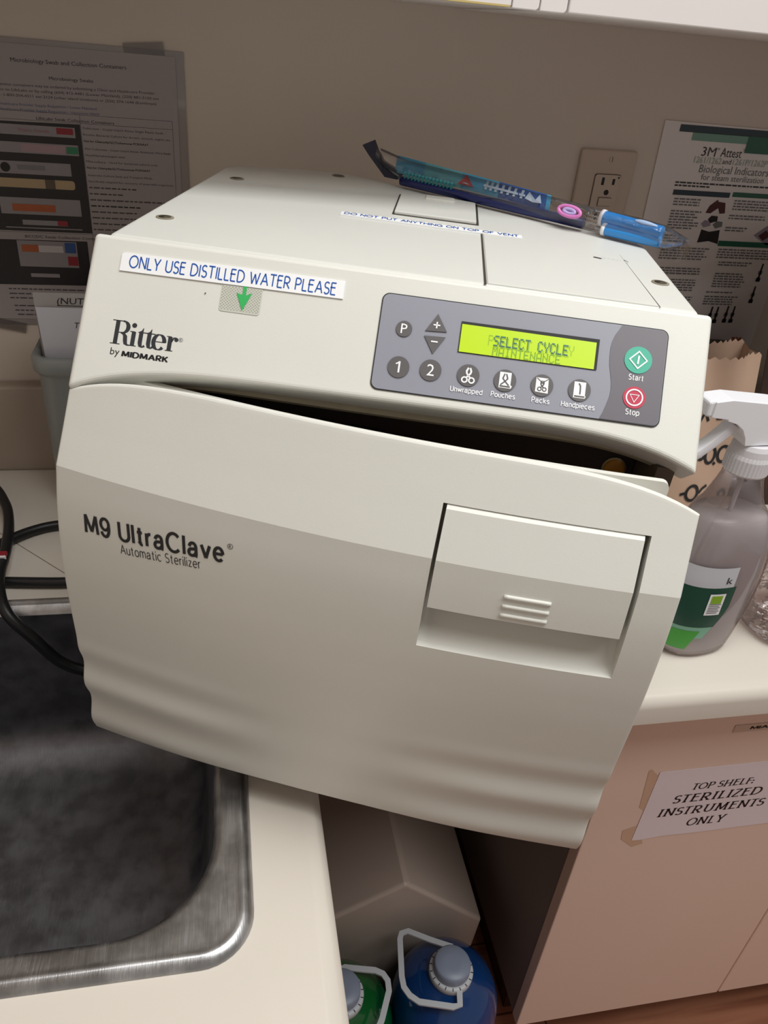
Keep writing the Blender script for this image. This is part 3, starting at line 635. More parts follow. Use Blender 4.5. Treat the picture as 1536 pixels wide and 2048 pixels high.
b.text('by', Q(0.00012), -0.1738, -0.0772, 0.0044, INKB, 0.0058)
b.strokes('MIDMARK', Q(0.00012), -0.1660, -0.0775, 0.0034, INKB, 0.0285, thick=0.26, thin=0.2, gap=0.26)
b.build('brand_lettering', con)
# labels on the console
b = MB(); b.poly(rrect(-0.1110,-0.0852,0.012,0.0402,0.0018,4), P(0.0003), STICK)
for i in range(13):
    for j in range(17):
        x = -0.1102 + i*0.0020 + (0.001 if j % 2 else 0); s = 0.0240 + j*0.00097
        if x < -0.0858 and s < 0.0394: b.poly(disc(x, s, 0.00028, 6), P(0.0005), HOLE)
b.poly([(-0.0975,0.019),(-0.0952,0.019),(-0.0953,0.0283),(-0.0915,0.0265),(-0.0962,0.0385),(-0.1012,0.0272),(-0.0975,0.0285)], P(0.0007), GREENA)
o = b.build('arrow_sticker', con); o['label'] = 'translucent dotted sticker with a green down arrow'
b = MB(); b.prism([(-0.1768,0.0232)] + arc(-0.1748,0.0132,0.002,0.002,180,270,4) + [(-0.0345,0.0105),(-0.0345,0.0222)], P(0.0001), P(0.0009), WHITE)
b.strokes('ONLY USE DISTILLED WATER PLEASE', Q(0.0010), -0.1712, -0.0204, 0.0076, BLUEINK, 0.1315, thick=0.125)
o = b.build('water_label', con); o['label'] = 'white strip label reading ONLY USE DISTILLED WATER PLEASE'
b = MB(); b.poly(disc(-0.1208,0.0304,0.0005,8), P(0.0006), BLACKP); b.build('ink_dot', con)
# keypad
b = MB()
b.prism(rrect(-0.0100,0.1705,0.0140,0.0765,0.0048,6), P(0.0002), P(0.0006), BLACKP)
b.prism(rrect(-0.0093,0.1698,0.0147,0.0758,0.0044,6), P(0.0005), P(0.0009), PADGREY)
cv = [(0.1408,0.0150),(0.1394,0.0178),(0.1373,0.0215),(0.1358,0.0260),(0.1352,0.0305),(0.1352,0.0350),(0.1357,0.0410),(0.1369,0.0465),(0.1379,0.0515),(0.1383,0.0560),(0.1379,0.0610),(0.1366,0.0660),(0.1351,0.0710),(0.1332,0.0755)]
right = [p for p in rrect(-0.0090,0.1695,0.0150,0.0755,0.0043,6) if p[0] > 0.15]
up = sorted([p for p in right if p[1] > 0.045], key=lambda p: (p[0] + (0.0755-p[1])*0)); 
lo = [(0.1652,0.0150)] + arc(0.1652,0.0193,0.0043,0.0043,-90,0,6) + arc(0.1652,0.0712,0.0043,0.0043,0,90,6)
pts = cv[::-1] + lo
b.poly(pts, P(0.0012), PADDARK)
K = P(0.0014); KT = Q(0.0014)
def lab(s, x, y, cap=0.0030, w=None): b.strokes(s, KT, x, -y, cap, WHITEINK, w, 'C', thick=0.15, gap=0.22)
lab('Unwrapped', 0.0497, 0.0711, 0.0031, 0.0198); lab('Pouches', 0.0726, 0.0710, 0.0031, 0.0148); lab('Packs', 0.0960, 0.0710, 0.0031, 0.0108); lab('Handpieces', 0.1192, 0.0710, 0.0031, 0.0206)
lab('Start', 0.1529, 0.0486, 0.0034, 0.0090); lab('Stop', 0.1530, 0.0706, 0.0034, 0.0083)
kp = b.build('keypad', con)
K1 = P(0.0013); K2 = P(0.0016); K25 = P(0.00175); K3 = P(0.0019)
def button(draw, name='button', label=None):
    q = MB(); draw(q); o = q.build(name, kp)
    if label: o['label'] = label
def glyphbtn(ch, x, s, r, cap):
    def d(q):
        q.prism(disc(x, s, r), K1, K2, BTN); q.text(ch, Q(0.0018), x, -s-cap/2, cap, WHITEINK, align='C')
    return d
button(glyphbtn('P', 0.0062, 0.0361, 0.0051, 0.0062))
def done(q):
    q.prism(disc(0.0061,0.0607,0.0068), K1, K2, BTN); q.ribbon([(0.0064,0.0643),(0.0064,0.0571)], P(0.0018), 0.0011, 0.0011, WHITEINK); q.ribbon([(0.0042,0.0589),(0.0053,0.0584),(0.0064,0.0573)], P(0.0018), 0.0009, 0.0008, WHITEINK)
button(done)
button(glyphbtn('2', 0.0261, 0.0600, 0.0068, 0.0072))
def dplus(q): q.prism([(0.0261,0.0237),(0.0194,0.0354),(0.0330,0.0346)], K1, K2, BTN); q.ribbon([(0.0241,0.0311),(0.0283,0.0311)], K3, 0.0009, 0.0009, WHITEINK); q.ribbon([(0.0262,0.0290),(0.0262,0.0332)], K3, 0.0009, 0.0009, WHITEINK)
def dminus(q): q.prism([(0.0192,0.0386),(0.0326,0.0380),(0.0260,0.0495)], K1, K2, BTN); q.ribbon([(0.0239,0.0418),(0.0281,0.0418)], K3, 0.0009, 0.0009, WHITEINK)
button(dplus); button(dminus)
def scissors(q, x, s, k, m):
    J = lambda u, v: K3(x + u*k, s - v*k)
    q.ribbon([(-0.20,-0.30),(0.0,-0.05),(0.22,0.2),(0.28,0.45),(0.14,0.85)], J, 0.2, 0.2, m); q.ribbon([(0.24,-0.30),(0.0,-0.05),(-0.20,0.2),(-0.24,0.45),(-0.06,0.85)], J, 0.2, 0.2, m)
    q.ribbon(disc(-0.38,-0.56,0.30,16), J, 0.17, 0.17, m, True); q.ribbon(disc(0.42,-0.56,0.30,16), J, 0.17, 0.17, m, True)
def dun(q): q.prism(disc(0.0497,0.0600,0.0070), K1, K2, BTN); scissors(q, 0.0497, 0.0600, 0.0055, WHITEINK)
def dpouch(q):
    q.prism(disc(0.0727,0.0601,0.0070), K1, K2, BTN); x, s = 0.0727, 0.0601
    q.poly([(x-0.0036,s-0.0052),(x+0.0036,s-0.0052),(x+0.0036,s+0.0026),(x+0.0046,s+0.0032),(x+0.0040,s+0.0048),(x-0.0036,s+0.0048)], K25, WHITEINK)
    J = P(0.0019)
    for sg in (-1, 1): q.ribbon([(x-sg*0.0026,s+0.0030),(x,s+0.0006),(x+sg*0.0015,s-0.0012),(x+sg*0.0005,s-0.0042)], J, 0.0008, 0.0008, BTN)
    q.ribbon([(x-0.003,s+0.0038),(x+0.0034,s+0.0038)], J, 0.0009, 0.0009, BTN)
def dpack(q):
    q.prism(disc(0.0958,0.0600,0.0070), K1, K2, BTN); x, s = 0.0958, 0.0600
    q.poly([(x-0.0040,s-0.0047),(x+0.0036,s-0.0047),(x+0.0040,s+0.0048),(x-0.0040,s+0.0044)], K25, WHITEINK)
    scissors(q, x, s+0.0003, 0.0038, BTN)
    for sg in (-1, 1): q.ribbon([(x-sg*0.0036,s-0.0044),(x+sg*0.0010,s-0.0008)], K3, 0.0005, 0.0005, BTN)
def dhand(q):
    q.prism(disc(0.1191,0.0598,0.0070), K1, K2, BTN); x, s = 0.1191, 0.0598
    q.poly([(x-0.0036,s-0.0052),(x+0.0036,s-0.0052),(x+0.0036,s+0.0032),(x+0.0042,s+0.0036),(x+0.0036,s+0.0050),(x-0.0036,s+0.0050)], K25, WHITEINK)
    q.ribbon([(x-0.0008,s-0.0042),(x+0.0002,s-0.0028),(x+0.0004,s),(x+0.0004,s+0.0026)], K3, 0.0009, 0.0009, BTN); q.ribbon([(x-0.0030,s+0.0040),(x+0.0034,s+0.0040)], K3, 0.0009, 0.0009, BTN)
for f in (dun, dpouch, dpack, dhand): button(f)
def dstart(q):
    q.prism(disc(0.1530,0.0358,0.0086), K1, K2, TEAL); x, s = 0.1530, 0.0358; k = 0.0054
    q.ribbon([(x,s-k),(x+k,s),(x,s+k),(x-k,s)], K3, 0.0012, 0.0012, WHITEINK, True); q.ribbon([(x+0.0002,s-0.0027),(x-0.0002,s+0.0027)], K3, 0.0011, 0.0011, WHITEINK)
def dstop(q):
    q.prism(disc(0.1531,0.0597,0.0070), K1, K2, REDB); x, s = 0.1531, 0.0597
    q.ribbon(disc(x,s,0.0050,24), K3, 0.0009, 0.0009, WHITEINK, True); q.ribbon([(x-0.0028,s-0.0017),(x+0.0028,s-0.0017),(x,s+0.0030)], K3, 0.0008, 0.0008, WHITEINK, True)
button(dstart, 'start_button', 'round teal button with a white diamond'); button(dstop, 'stop_button', 'round red button with a white triangle')
# LCD
b = MB()
b.poly([(0.0412,0.0262),(0.1280,0.0260),(0.1280,0.0458),(0.0412,0.0461)], P(0.0014), BLACKP)
b.poly([(0.0418,0.0280),(0.1262,0.0284),(0.1262,0.0455),(0.0418,0.0458)], P(0.0017), LCD)
def dots(s, x, s0, px, m, off, py=0.00098):
    for ch in s:
        if ch != ' ':
            for r, row in enumerate(DOT[ch].split()):
                for c, v in enumerate(row):
                    if v == '1':
                        X = x + c*px; Y = s0 + r*py
                        b.poly([(X,Y),(X+px*0.92,Y),(X+px*0.92,Y+py*0.92),(X,Y+py*0.92)], P(off), m)
        x += px*6
px = 0.000655
dots('P', 0.0592, 0.0326, px, LCDGHOST, 0.0018); dots('SELECT CYCLE', 0.0634, 0.0334, px, LCDGHOST, 0.00185); dots('Y', 0.1096, 0.0326, px, LCDGHOST, 0.0018)
dots('SELECT CYCLE', 0.0626, 0.0326, px, LCDINK, 0.0020)
dots('MAINTENANCE', 0.0626, 0.0397, px, mat('lcd_ghost_dark', '7BAA2A', 0.4), 0.0019, 0.00082)
o = b.build('display', kp); o['label'] = 'lit lime green screen reading SELECT CYCLE'

# door ----------------------------------------------------------------------------------------
TH = radians(7.2); DW = 0.388; HX, HY = -0.197, -0.059
PZ = [0.0,0.02,0.05,0.08,0.11,0.137,0.165,0.193,0.22,0.243,0.266,0.288,0.309,0.325]
PY = [-0.0755,-0.077,-0.0795,-0.082,-0.0845,-0.0868,-0.089,-0.0900,-0.0893,-0.0872,-0.083,-0.0705,-0.059,-0.0505]
def lerp(z, X, Y):
    if z <= X[0]: return Y[0]
    for i in range(len(X)-1):
        if z <= X[i+1]:
            t = (z - X[i]) / (X[i+1] - X[i]); return Y[i]*(1-t) + Y[i+1]*t
    return Y[-1]
def prof(z):
    if z < 0.255: return sum(lerp(z + k*0.004, PZ, PY) for k in (-2,-1,0,1,2)) / 5 if z < 0.25 else lerp(z, PZ, PY)
    return lerp(z, PZ, PY)
def dsurf(x, z):
    t = x / DW
    y = prof(z) - HY - 0.0145*4*t*(1-t)
    w = max(0.0, min(1.0, (0.130 - z)/0.035)); w = w*w*(3-2*w)
    side = abs(2*t-1); side = min(1, max(0, (side-0.12)/0.55)); side = side*side*(3-2*side)
    y -= 0.0023*cos(2*pi*(z - 0.035)/0.042) * w * (0.06 + 0.94*side)
    return y
def ztop(x): return 0.3228 - 0.0148*abs(2*x/DW - 1)**5.5
def zbot(x): return 0.0195 + 0.0095*(1 - (2*x/DW - 1)**2)
def zmap(x, z):
    if z > 0.296: return 0.296 + (z-0.296)*(ztop(x)-0.296)/(0.3228-0.296)
    if z < 0.12: return 0.12 - (0.12-z)*(0.12-zbot(x))/(0.12-0.02)
    return z
RX0, RX1, RZ0, RZ1 = 0.2450, 0.3640, 0.2050, 0.2948
door = None
def build_door():
    er = 0.0018
    xs = sorted(set([0,0.0004,0.0012,0.0022,0.0035,DW,DW-0.0004,DW-0.0012,DW-0.0022,DW-0.0035,RX0,RX1] + [round(DW*i/56,5) for i in range(1,56)]))
    zs = sorted(set([0.02,0.0204,0.0212,0.0222,0.0235,0.3228,0.3224,0.3216,0.3206,0.3193,RZ0,RZ1,0.266] + [round(0.02+0.3028*i/80,5) for i in range(1,80)]))
    xs = [x for x in xs if x in (RX0,RX1) or min(abs(x-RX0),abs(x-RX1)) > 0.0015]
    zs = [z for z in zs if z in (RZ0,RZ1,0.266) or min(abs(z-RZ0),abs(z-RZ1),abs(z-0.266)) > 0.0012]
    def pt(x, z):
        zz = zmap(x, z); d = max(0.0, min(x, DW-x, (0.3228-z), (z-0.02)))
        back = er - sqrt(max(0, er*er - (er-d)**2)) if d < er else 0
        return (x, dsurf(x, zz) + back, zz)
    b = MB(); nz = len(zs); vs = [pt(x, z) for x in xs for z in zs]; fs = []
    for i in range(len(xs)-1):
        for j in range(nz-1):
            if RX0-1e-6 <= xs[i] and xs[i+1] <= RX1+1e-6 and RZ0-1e-6 <= zs[j] and zs[j+1] <= RZ1+1e-6: continue
            fs.append((i*nz+j, (i+1)*nz+j, (i+1)*nz+j+1, i*nz+j+1))
    b.add(vs, fs, BEIGE, True)
    # rim and back
    loop = [(x, zs[0]) for x in xs] + [(DW, z) for z in zs[1:]] + [(x, zs[-1]) for x in reversed(xs[:-1])] + [(0, z) for z in reversed(zs[1:-1])]
    A = [pt(x, z) for x, z in loop]; Bk = [(DW/2 + (x-DW/2)*0.94, y + 0.014, 0.17 + (z-0.17)*0.88) for x, y, z in A]
    Ai = [(DW/2 + (x-DW/2)*0.93, y + 0.018, 0.17 + (z-0.17)*0.86) for x, y, z in A]
    b.loft([A, Bk, Ai], BEIGE, True, False, True)
    # recess: side walls, back, scooped floor
    dep = 0.024
    zz = [z for z in zs if RZ0 <= z <= RZ1]; xx = [x for x in xs if RX0 <= x <= RX1]
    back = lambda x, z: (x, dsurf(x, min(max(z, 0.235), 0.285)) + dep, z)
    for X in (RX0, RX1):
        front = [pt(X, z) for z in zz]; rear = [back(X, z) for z in zz]
        b.loft([front, rear], BEIGE, False, False, False, False)
    b.loft([[pt(x, RZ1) for x in xx], [back(x, RZ1) for x in xx]], BEIGE, False, False, False, False)
    b.loft([[back(x, RZ1) for x in xx], [back(x, 0.236) for x in xx]], BEIGE, False, False, False, False)
    rows = []
    for k in range(9):
        a = k/8*pi/2
        rows.append([(x, (pt(x, RZ0)[1])*(1-k/8) + back(x, 0.236)[1]*(k/8), RZ0 + (0.236-RZ0)*(k/8)**1.5) for x in xx])
    b.loft(rows, BEIGE, True, False, False, False)
    o = b.build('door', ster, sharp=14)
    o.location = (HX, HY, 0); o.rotation_euler = (0, 0, -TH)
    return o
door = build_door()
DP = lambda off: (lambda x, z: (x, dsurf(x, z) - off, z))
b = MB()
gx = [0.2474 + (0.3606-0.2474)*i/12 for i in range(13)]; gz = [0.2353,0.245,0.255,0.266,0.275,0.285,0.2925,0.2942]
proud = lambda z: 0.0012 - (0.0022 if z > 0.2935 else 0)
fr = [[(x, dsurf(x, z) - proud(z), z) for x in gx] for z in gz]; bk = [[(x, dsurf(x, z) + 0.012, z) for x in gx] for z in gz]
b.loft(fr, BEIGE, False, False, False, False)
b.loft(bk, BEIGE, False, False, False, False)
edge = lambda g: [p for p in g[0]] + [r[-1] for r in g[1:]] + [p for p in reversed(g[-1][:-1])] + [r[0] for r in reversed(g[1:-1])]
b.loft([edge(fr), edge(bk)], BEIGE, False, False, False)
lh = b.build('latch_handle', door, sharp=14)
for z in (0.2515, 0.2455, 0.2395):
    b = MB(); b.tube([(x, dsurf(x, z) - 0.0014, z) for x in (0.2900, 0.2990, 0.3080, 0.3172)], 0.0014, BEIGE, 10, 3); b.build('grip_rib', lh)
b = MB(); RT = 0.078
RD = lambda x0, z0, a: (lambda u, v: DP(0.00025)(x0 + u*cos(a) - v*sin(a), z0 + u*sin(a) + v*cos(a)))
b.strokes('M9 UltraClave', RD(0.0225, 0.2260, RT), 0, 0, 0.0128, INKB, 0.0970, thick=0.19, thin=0.16, gap=0.26)
MM = lambda u, v: DP(0.00025)(0.1232 + u, 0.2452 + v)
b.ribbon(disc(0,0,0.0017,18), MM, 0.0003, 0.0003, INKB, True); b.text('R', MM, 0, -0.0010, 0.0020, INKB, align='C')
b.strokes('Automatic Sterilizer', RD(0.0480, 0.2180, RT+0.03), 0, 0, 0.0066, INKB, 0.0565, thick=0.10, thin=0.085, gap=0.22)
b.build('model_lettering', door)
b = MB()
lx = [0.014 + 0.354*i/24 for i in range(25)] + [0.3690, 0.3705, 0.3718, 0.3726, 0.3730]
def ltop(x): return 0.3124 - (0.005 - sqrt(max(0, 0.005**2 - (x-0.368)**2)) if x > 0.368 else 0)
ly = lambda x, o: dsurf(x, 0.29) + 0.0370 + o
b.loft([[(x, ly(x, 0), 0.04) for x in lx], [(x, ly(x, 0), ltop(x)) for x in lx], [(x, ly(x, 0.005), ltop(x)-0.0005) for x in lx], [(x, ly(x, 0.005), 0.04) for x in lx]], BEIGE, False, False, False, False)
b.add([(lx[-1], ly(lx[-1], 0), 0.04), (lx[-1], ly(lx[-1], 0.005), 0.04), (lx[-1], ly(lx[-1], 0.005), ltop(lx[-1])), (lx[-1], ly(lx[-1], 0), ltop(lx[-1]))], [(0,1,2,3)], BEIGE)
b.build('door_liner', door)

# ------------------------------------------------------------------ toothbrush in its wrapper on top of the sterilizer
MW = Matrix.Translation(ster.location) @ ster.rotation_euler.to_matrix().to_4x4()
def brush():
    t = thing('wrapped_toothbrush', 'blue toothbrush in a clear wrapper lying across the back of the sterilizer top', 'toothbrush', tuple(MW @ Vector((0.08, 0.22, H))), (0, 0, 0))
    T = Matrix.Translation(-Vector(t.location)) @ MW
    Z = H + 0.0006
    NAVY = mat('navy_plastic', '131F5E', 0.3); SKY = mat('sky_blue', '3E9BC4', 0.4); CB = mat('card_blue', '20559E', 0.45); DN = mat('wrapper_navy', '0A1030', 0.35)
    HB = mat('handle_blue', '1E8AD6', 0.22, coat=0.5); BR = mat('bristle_teal', '3C8C92', 0.7)
    # printed card, a narrow sheet that leans back
    A0, A1 = Vector((-0.030, 0.318, Z+0.004)), Vector((0.148, 0.2085, Z+0.004))
    up = Vector((0.0, 0.006, 0.019))
    b = MB(); n = 24; f = []; g = []
    def cardp(t_, v): 
        q = A0.lerp(A1, t_) + up*v*(1 - 0.25*t_); q.y -= 0.004*sin(pi*v); return q
    W = lambda off: (lambda t_, v: tuple(cardp(t_, v) + Vector((-0.3, -0.62, 0.35))*off))
    cols = [(0.0,0.16,SKY),(0.16,0.36,mat('card_teal','5BAFC0',0.45)),(0.36,0.55,SKY),(0.55,0.78,CB),(0.78,0.80,SKY)]
    for a, e, m in cols: b.loft([[cardp(a,0.25), cardp(a,0.6), cardp(a,1)], [cardp(e,0.25), cardp(e,0.6), cardp(e,1)]], m, True, False, False, False)
    b.poly([(0.345,0.45),(0.385,0.95),(0.425,0.45)], W(0.0010), mat('card_red','A8323C',0.5))
    WHT = mat('card_white','B9CDE0',0.5)
    b.poly([(0.365,0.52),(0.385,0.58),(0.405,0.52)], W(0.0014), WHT)
    WT = lambda x, y: W(0.0012)(x, y)
    for i, x in enumerate((0.48,0.505,0.53,0.56,0.59,0.62,0.655)): b.poly([(x,0.5),(x+0.012,0.5),(x+0.022,0.9),(x+0.010,0.9)], W(0.0012), WHT); b.poly([(x-0.004,0.62),(x+0.026,0.62),(x+0.026,0.72),(x-0.004,0.72)], W(0.0013), WHT)
    b.poly([(0.68,0.55),(0.70,0.9),(0.73,0.6),(0.75,0.9),(0.76,0.5),(0.72,0.45)], W(0.0012), WHT)
    b.build('printed_card', t, T=T)
    b = MB()
    B0, B1 = Vector((-0.022, 0.300, Z+0.0045)), Vector((0.1405, 0.2080, Z+0.0045))
    b.tube([B0, B0.lerp(B1, 0.3), B0.lerp(B1, 0.7), B1], lambda s: 0.0042, NAVY, 12, 3); b.build('shaft', t, T=T)
    b = MB()
    for i in range(14):
        q = B0.lerp(B1, 0.02 + i*0.021); b.box((-0.0012,-0.0012,0), (0.0012,0.0012,0.010), BR, Matrix.Translation(q) @ Matrix.Rotation(0.5, 4, 'X'))
    b.build('bristles', t, T=T)
    # two blue grips side by side
    for (p, q, r) in (((0.1555,0.2030,Z+0.0120),(0.1990,0.1735,Z+0.0110),0.0062), ((0.1570,0.1945,Z+0.0048),(0.1985,0.1700,Z+0.0052),0.0046)):
        p, q = Vector(p), Vector(q); g_ = MB(); g_.tube([p, p.lerp(q, 0.3), p.lerp(q, 0.7), p.lerp(q, 0.92), q], lambda s, r=r: r*(1 if s < 0.85 else sqrt(max(0.05, 1-((s-0.85)/0.15)**2*0.9))), HB, 16, 5)
        g_.tube([p - (q-p).normalized()*0.0025, p + (q-p).normalized()*0.0006], r*1.08, WPLAS, 16, 1)
        if r > 0.005:
            side = Vector((-0.25,-0.45,0.85)).normalized()*r*0.93
            g_.tube([p.lerp(q,0.52)+side, p.lerp(q,0.68)+side, p.lerp(q,0.9)+side], lambda s: 0.0022*(0.4+0.6*sin(pi*min(1,max(0,s)))), mat('grip_pale','9DB6DA',0.35), 10, 5)
        g_.build('grip', t, T=T)
    b = MB(); q = Vector((0.126,0.2045,Z+0.0135)); ax = (Vector((0.148,0.2085,0))-Vector((-0.03,0.318,0))).normalized()
    b.tube([q + ax*0.010*cos(a) + Vector((0,0.0022,0.0036))*sin(a) for a in [2*pi*i/12 for i in range(12)]], 0.0016, mat('print_pink','D67BC0',0.4), 8, 3, True)
    b.tube([q + ax*0.005*cos(a) + Vector((0,0.0010,0.0016))*sin(a) for a in [2*pi*i/12 for i in range(12)]], 0.0016, mat('print_lilac','B8A6DC',0.4), 8, 3, True); b.build('pink_loop', t, T=T)
    b = MB(); MET = mat('wire_silver','B0B0B0',0.3,1.0)
    for o_ in (0.0, 0.0030, 0.0060):
        p, q = Vector((0.1400,0.2090,Z+0.0066+o_)), Vector((0.1555,0.2005,Z+0.0060+o_)); d = (q-p).normalized()
        b.tube([p + d*(q-p).length*i/16 + Vector((0,0,0.0006))*(1 if i % 2 else -1) for i in range(17)], 0.0005, MET, 6, 1)
    b.build('twisted_wire', t, T=T)
    # navy end of the wrapper, pinched like a bow
    b = MB()
    tp = [(-0.0640,0.318,0.4205),(-0.0535,0.318,0.4258),(-0.0478,0.316,0.4158),(-0.0570,0.316,0.4128)]
    b.add([Vector(p) for p in tp] + [Vector(p)+Vector((0.001,0.004,0.0005)) for p in tp], [(0,1,2,3),(7,6,5,4),(0,4,5,1),(1,5,6,2),(2,6,7,3),(3,7,4,0)], DN)
    tp = [(-0.0570,0.316,0.4128),(-0.0478,0.316,0.4158),(-0.0420,0.316,0.4085),(-0.0215,0.316,0.3995),(-0.0270,0.314,0.3945),(-0.0395,0.314,0.3955)]
    b.add([Vector(p) for p in tp] + [Vector(p)+Vector((0.001,0.006,0.0005)) for p in tp], [(0,1,2,3,4,5),(11,10,9,8,7,6)] + [(i,6+i,6+(i+1)%6,(i+1)%6) for i in range(6)], DN)
    b.build('wrapper_end', t, T=T)
    b = MB(); loops = []
    pts = [(-0.048,0.318,0.4145,0.004,0.006),(-0.02,0.309,0.4035,0.008,0.0105),(0.04,0.272,0.4025,0.009,0.0105),(0.10,0.236,0.4015,0.0095,0.0100),(0.145,0.209,0.4010,0.0105,0.0095),(0.18,0.1885,0.4010,0.0105,0.0095),(0.200,0.1745,0.4005,0.0095,0.0090),(0.208,0.168,0.3995,0.009,0.0072),(0.2145,0.160,0.4020,0.012,0.0015)]
    for x, y, z, ry, rz in pts:
        loops.append([Vector((x + 0.55*ry*cos(a), y + 0.85*ry*cos(a), max(z + rz*sin(a), H+0.0004))) for a in [2*pi*i/20 for i in range(20)]])
    b.loft(loops, FILM, True, False, False)
    fl = [[Vector((0.2105,0.170,0.4030)),Vector((0.213,0.158,0.4040)),Vector((0.206,0.146,0.4020))],[Vector((0.2170,0.166,0.3990)),Vector((0.2165,0.152,0.4000)),Vector((0.206,0.139,0.3960))],[Vector((0.2175,0.158,0.3905)),Vector((0.2140,0.146,0.3920)),Vector((0.2025,0.133,0.3900))]]
    b.loft(fl, FILM, True, False, False, False); b.build('clear_wrapper', t, T=T)
brush()

# ------------------------------------------------------------------ cords on the left worktop
b = MB()
b.tube([(-0.62,-0.250,0.0058),(-0.45,-0.256,0.0058),(-0.33,-0.259,0.0058),(-0.285,-0.2605,0.0058),(-0.215,-0.266,0.0058),(-0.14,-0.262,0.0058),(-0.08,-0.235,0.0058)], 0.0055, RUBBER, 12)
tag(b.build('straight_cord'), 'thick black cord lying straight along the back edge of the sink', 'cord')
t = thing('power_cord', 'black power cord looping at the left edge of the photo and hanging into the sink', 'cord', (-0.29, -0.18, 0))
T = Matrix.Translation((0.29, 0.18, 0))
b = MB()
b.tube([(-0.10,-0.150,0.0060),(-0.17,-0.150,0.0060),(-0.241,-0.157,0.0060),(-0.270,-0.168,0.0062),(-0.292,-0.188,0.0075),(-0.318,-0.215,0.0075),(-0.36,-0.23,0.0060),(-0.43,-0.19,0.0060),(-0.44,-0.09,0.0060),(-0.385,-0.05,0.0085),(-0.335,-0.075,0.0155),(-0.305,-0.128,0.0190),(-0.291,-0.176,0.0205),(-0.285,-0.224,0.0185),(-0.283,-0.262,0.0175),(-0.276,-0.295,0.0150),(-0.2650,-0.3165,0.0060),(-0.2440,-0.3260,-0.0165),(-0.2235,-0.3300,-0.0437),(-0.2003,-0.3310,-0.0580),(-0.165,-0.335,-0.064),(-0.13,-0.345,-0.066)], 0.0056, RUBBER, 12)
b.build('cable', t, T=T)
b = MB(); b.box((-0.0062,-0.005,-0.007), (0.0062,0.005,0.007), mat('tag_red','8E1626',0.5), Matrix.Translation((-0.2865,-0.238,0.0185))); b.box((-0.0066,-0.0035,-0.0073), (0.0066,-0.0055,0.0073), WPLAS, Matrix.Translation((-0.2865,-0.238,0.0185))); b.build('cable_tag', t, bevel=0.0008, T=T)

# ------------------------------------------------------------------ plastic tub with notes, behind the sterilizer
def tub():
    t = thing('plastic_tub', 'translucent plastic tub standing on the worktop between wall and sterilizer', 'container', (-0.18, -0.07, 0))
    T = Matrix.Translation((0.18, 0.07, 0))
    r = lambda i, z, k=0.02: [(x, y, z) for x, y in rrect(-0.252+i, -0.118-i, -0.112+i, -0.024-i, k, 6)]
    b = MB()
    b.loft([r(0.006,0.0006), r(0.002,0.004), r(0.0,0.02), r(-0.001,0.165), r(-0.004,0.170,0.022)], TUB, True, True, False)
    b.loft([r(-0.0005,0.170), r(0.003,0.165), r(0.005,0.02), r(0.008,0.006)], TUB, True, False, True); b.build('tub_body', t, sharp=40, T=T)
    b = MB(); b.loft([r(-0.002,0.168,0.022), r(-0.006,0.172,0.024), r(-0.0065,0.186,0.024), r(-0.004,0.190,0.023), r(0.001,0.189,0.02), r(0.002,0.170,0.02)], TUB, True, False, False); b.build('rim', t, T=T)
tub()
def notes():
    t = thing('note_sheet', 'handwritten white note sheet standing up out of the plastic tub', 'paper', (-0.19, -0.09, 0.02))
    T = Matrix.Translation((0.19, 0.09, -0.02))
    F = lambda o: (lambda x, z: (x, -0.098 - o + (z-0.1)*0.05, z))
    b = MB(); b.prism([(-0.236,0.03),(-0.13,0.03),(-0.13,0.238),(-0.247,0.238)], F(0), F(0.0006), TUBPAPER)
    b.build('front_sheet', t, T=T)
    b = MB(); b.prism([(-0.244,0.05),(-0.125,0.05),(-0.125,0.252),(-0.249,0.252)], F(-0.0050), F(-0.0044), mat('note_paper_back', 'A9A3A2', 0.6))
    b.build('rear_sheet', t, T=T)
    b = MB(); G = F(0.0010); Gr = F(-0.0040)
    for z, s, x in ((0.2165,'Tissue', -0.211),(0.198,'- A', -0.203),(0.180,'pap', -0.204)): b.text(s, G, x, z, 0.006, INK, shear=0.25)
    b.text('(NUT)', Gr, -0.226, 0.2405, 0.0065, INKB, 0.03, shear=0.15)
    b.ribbon([(-0.226,0.2390),(-0.195,0.2385)], Gr, 0.0006, 0.0006, INKB); b.build('handwriting', t, T=T)
notes()

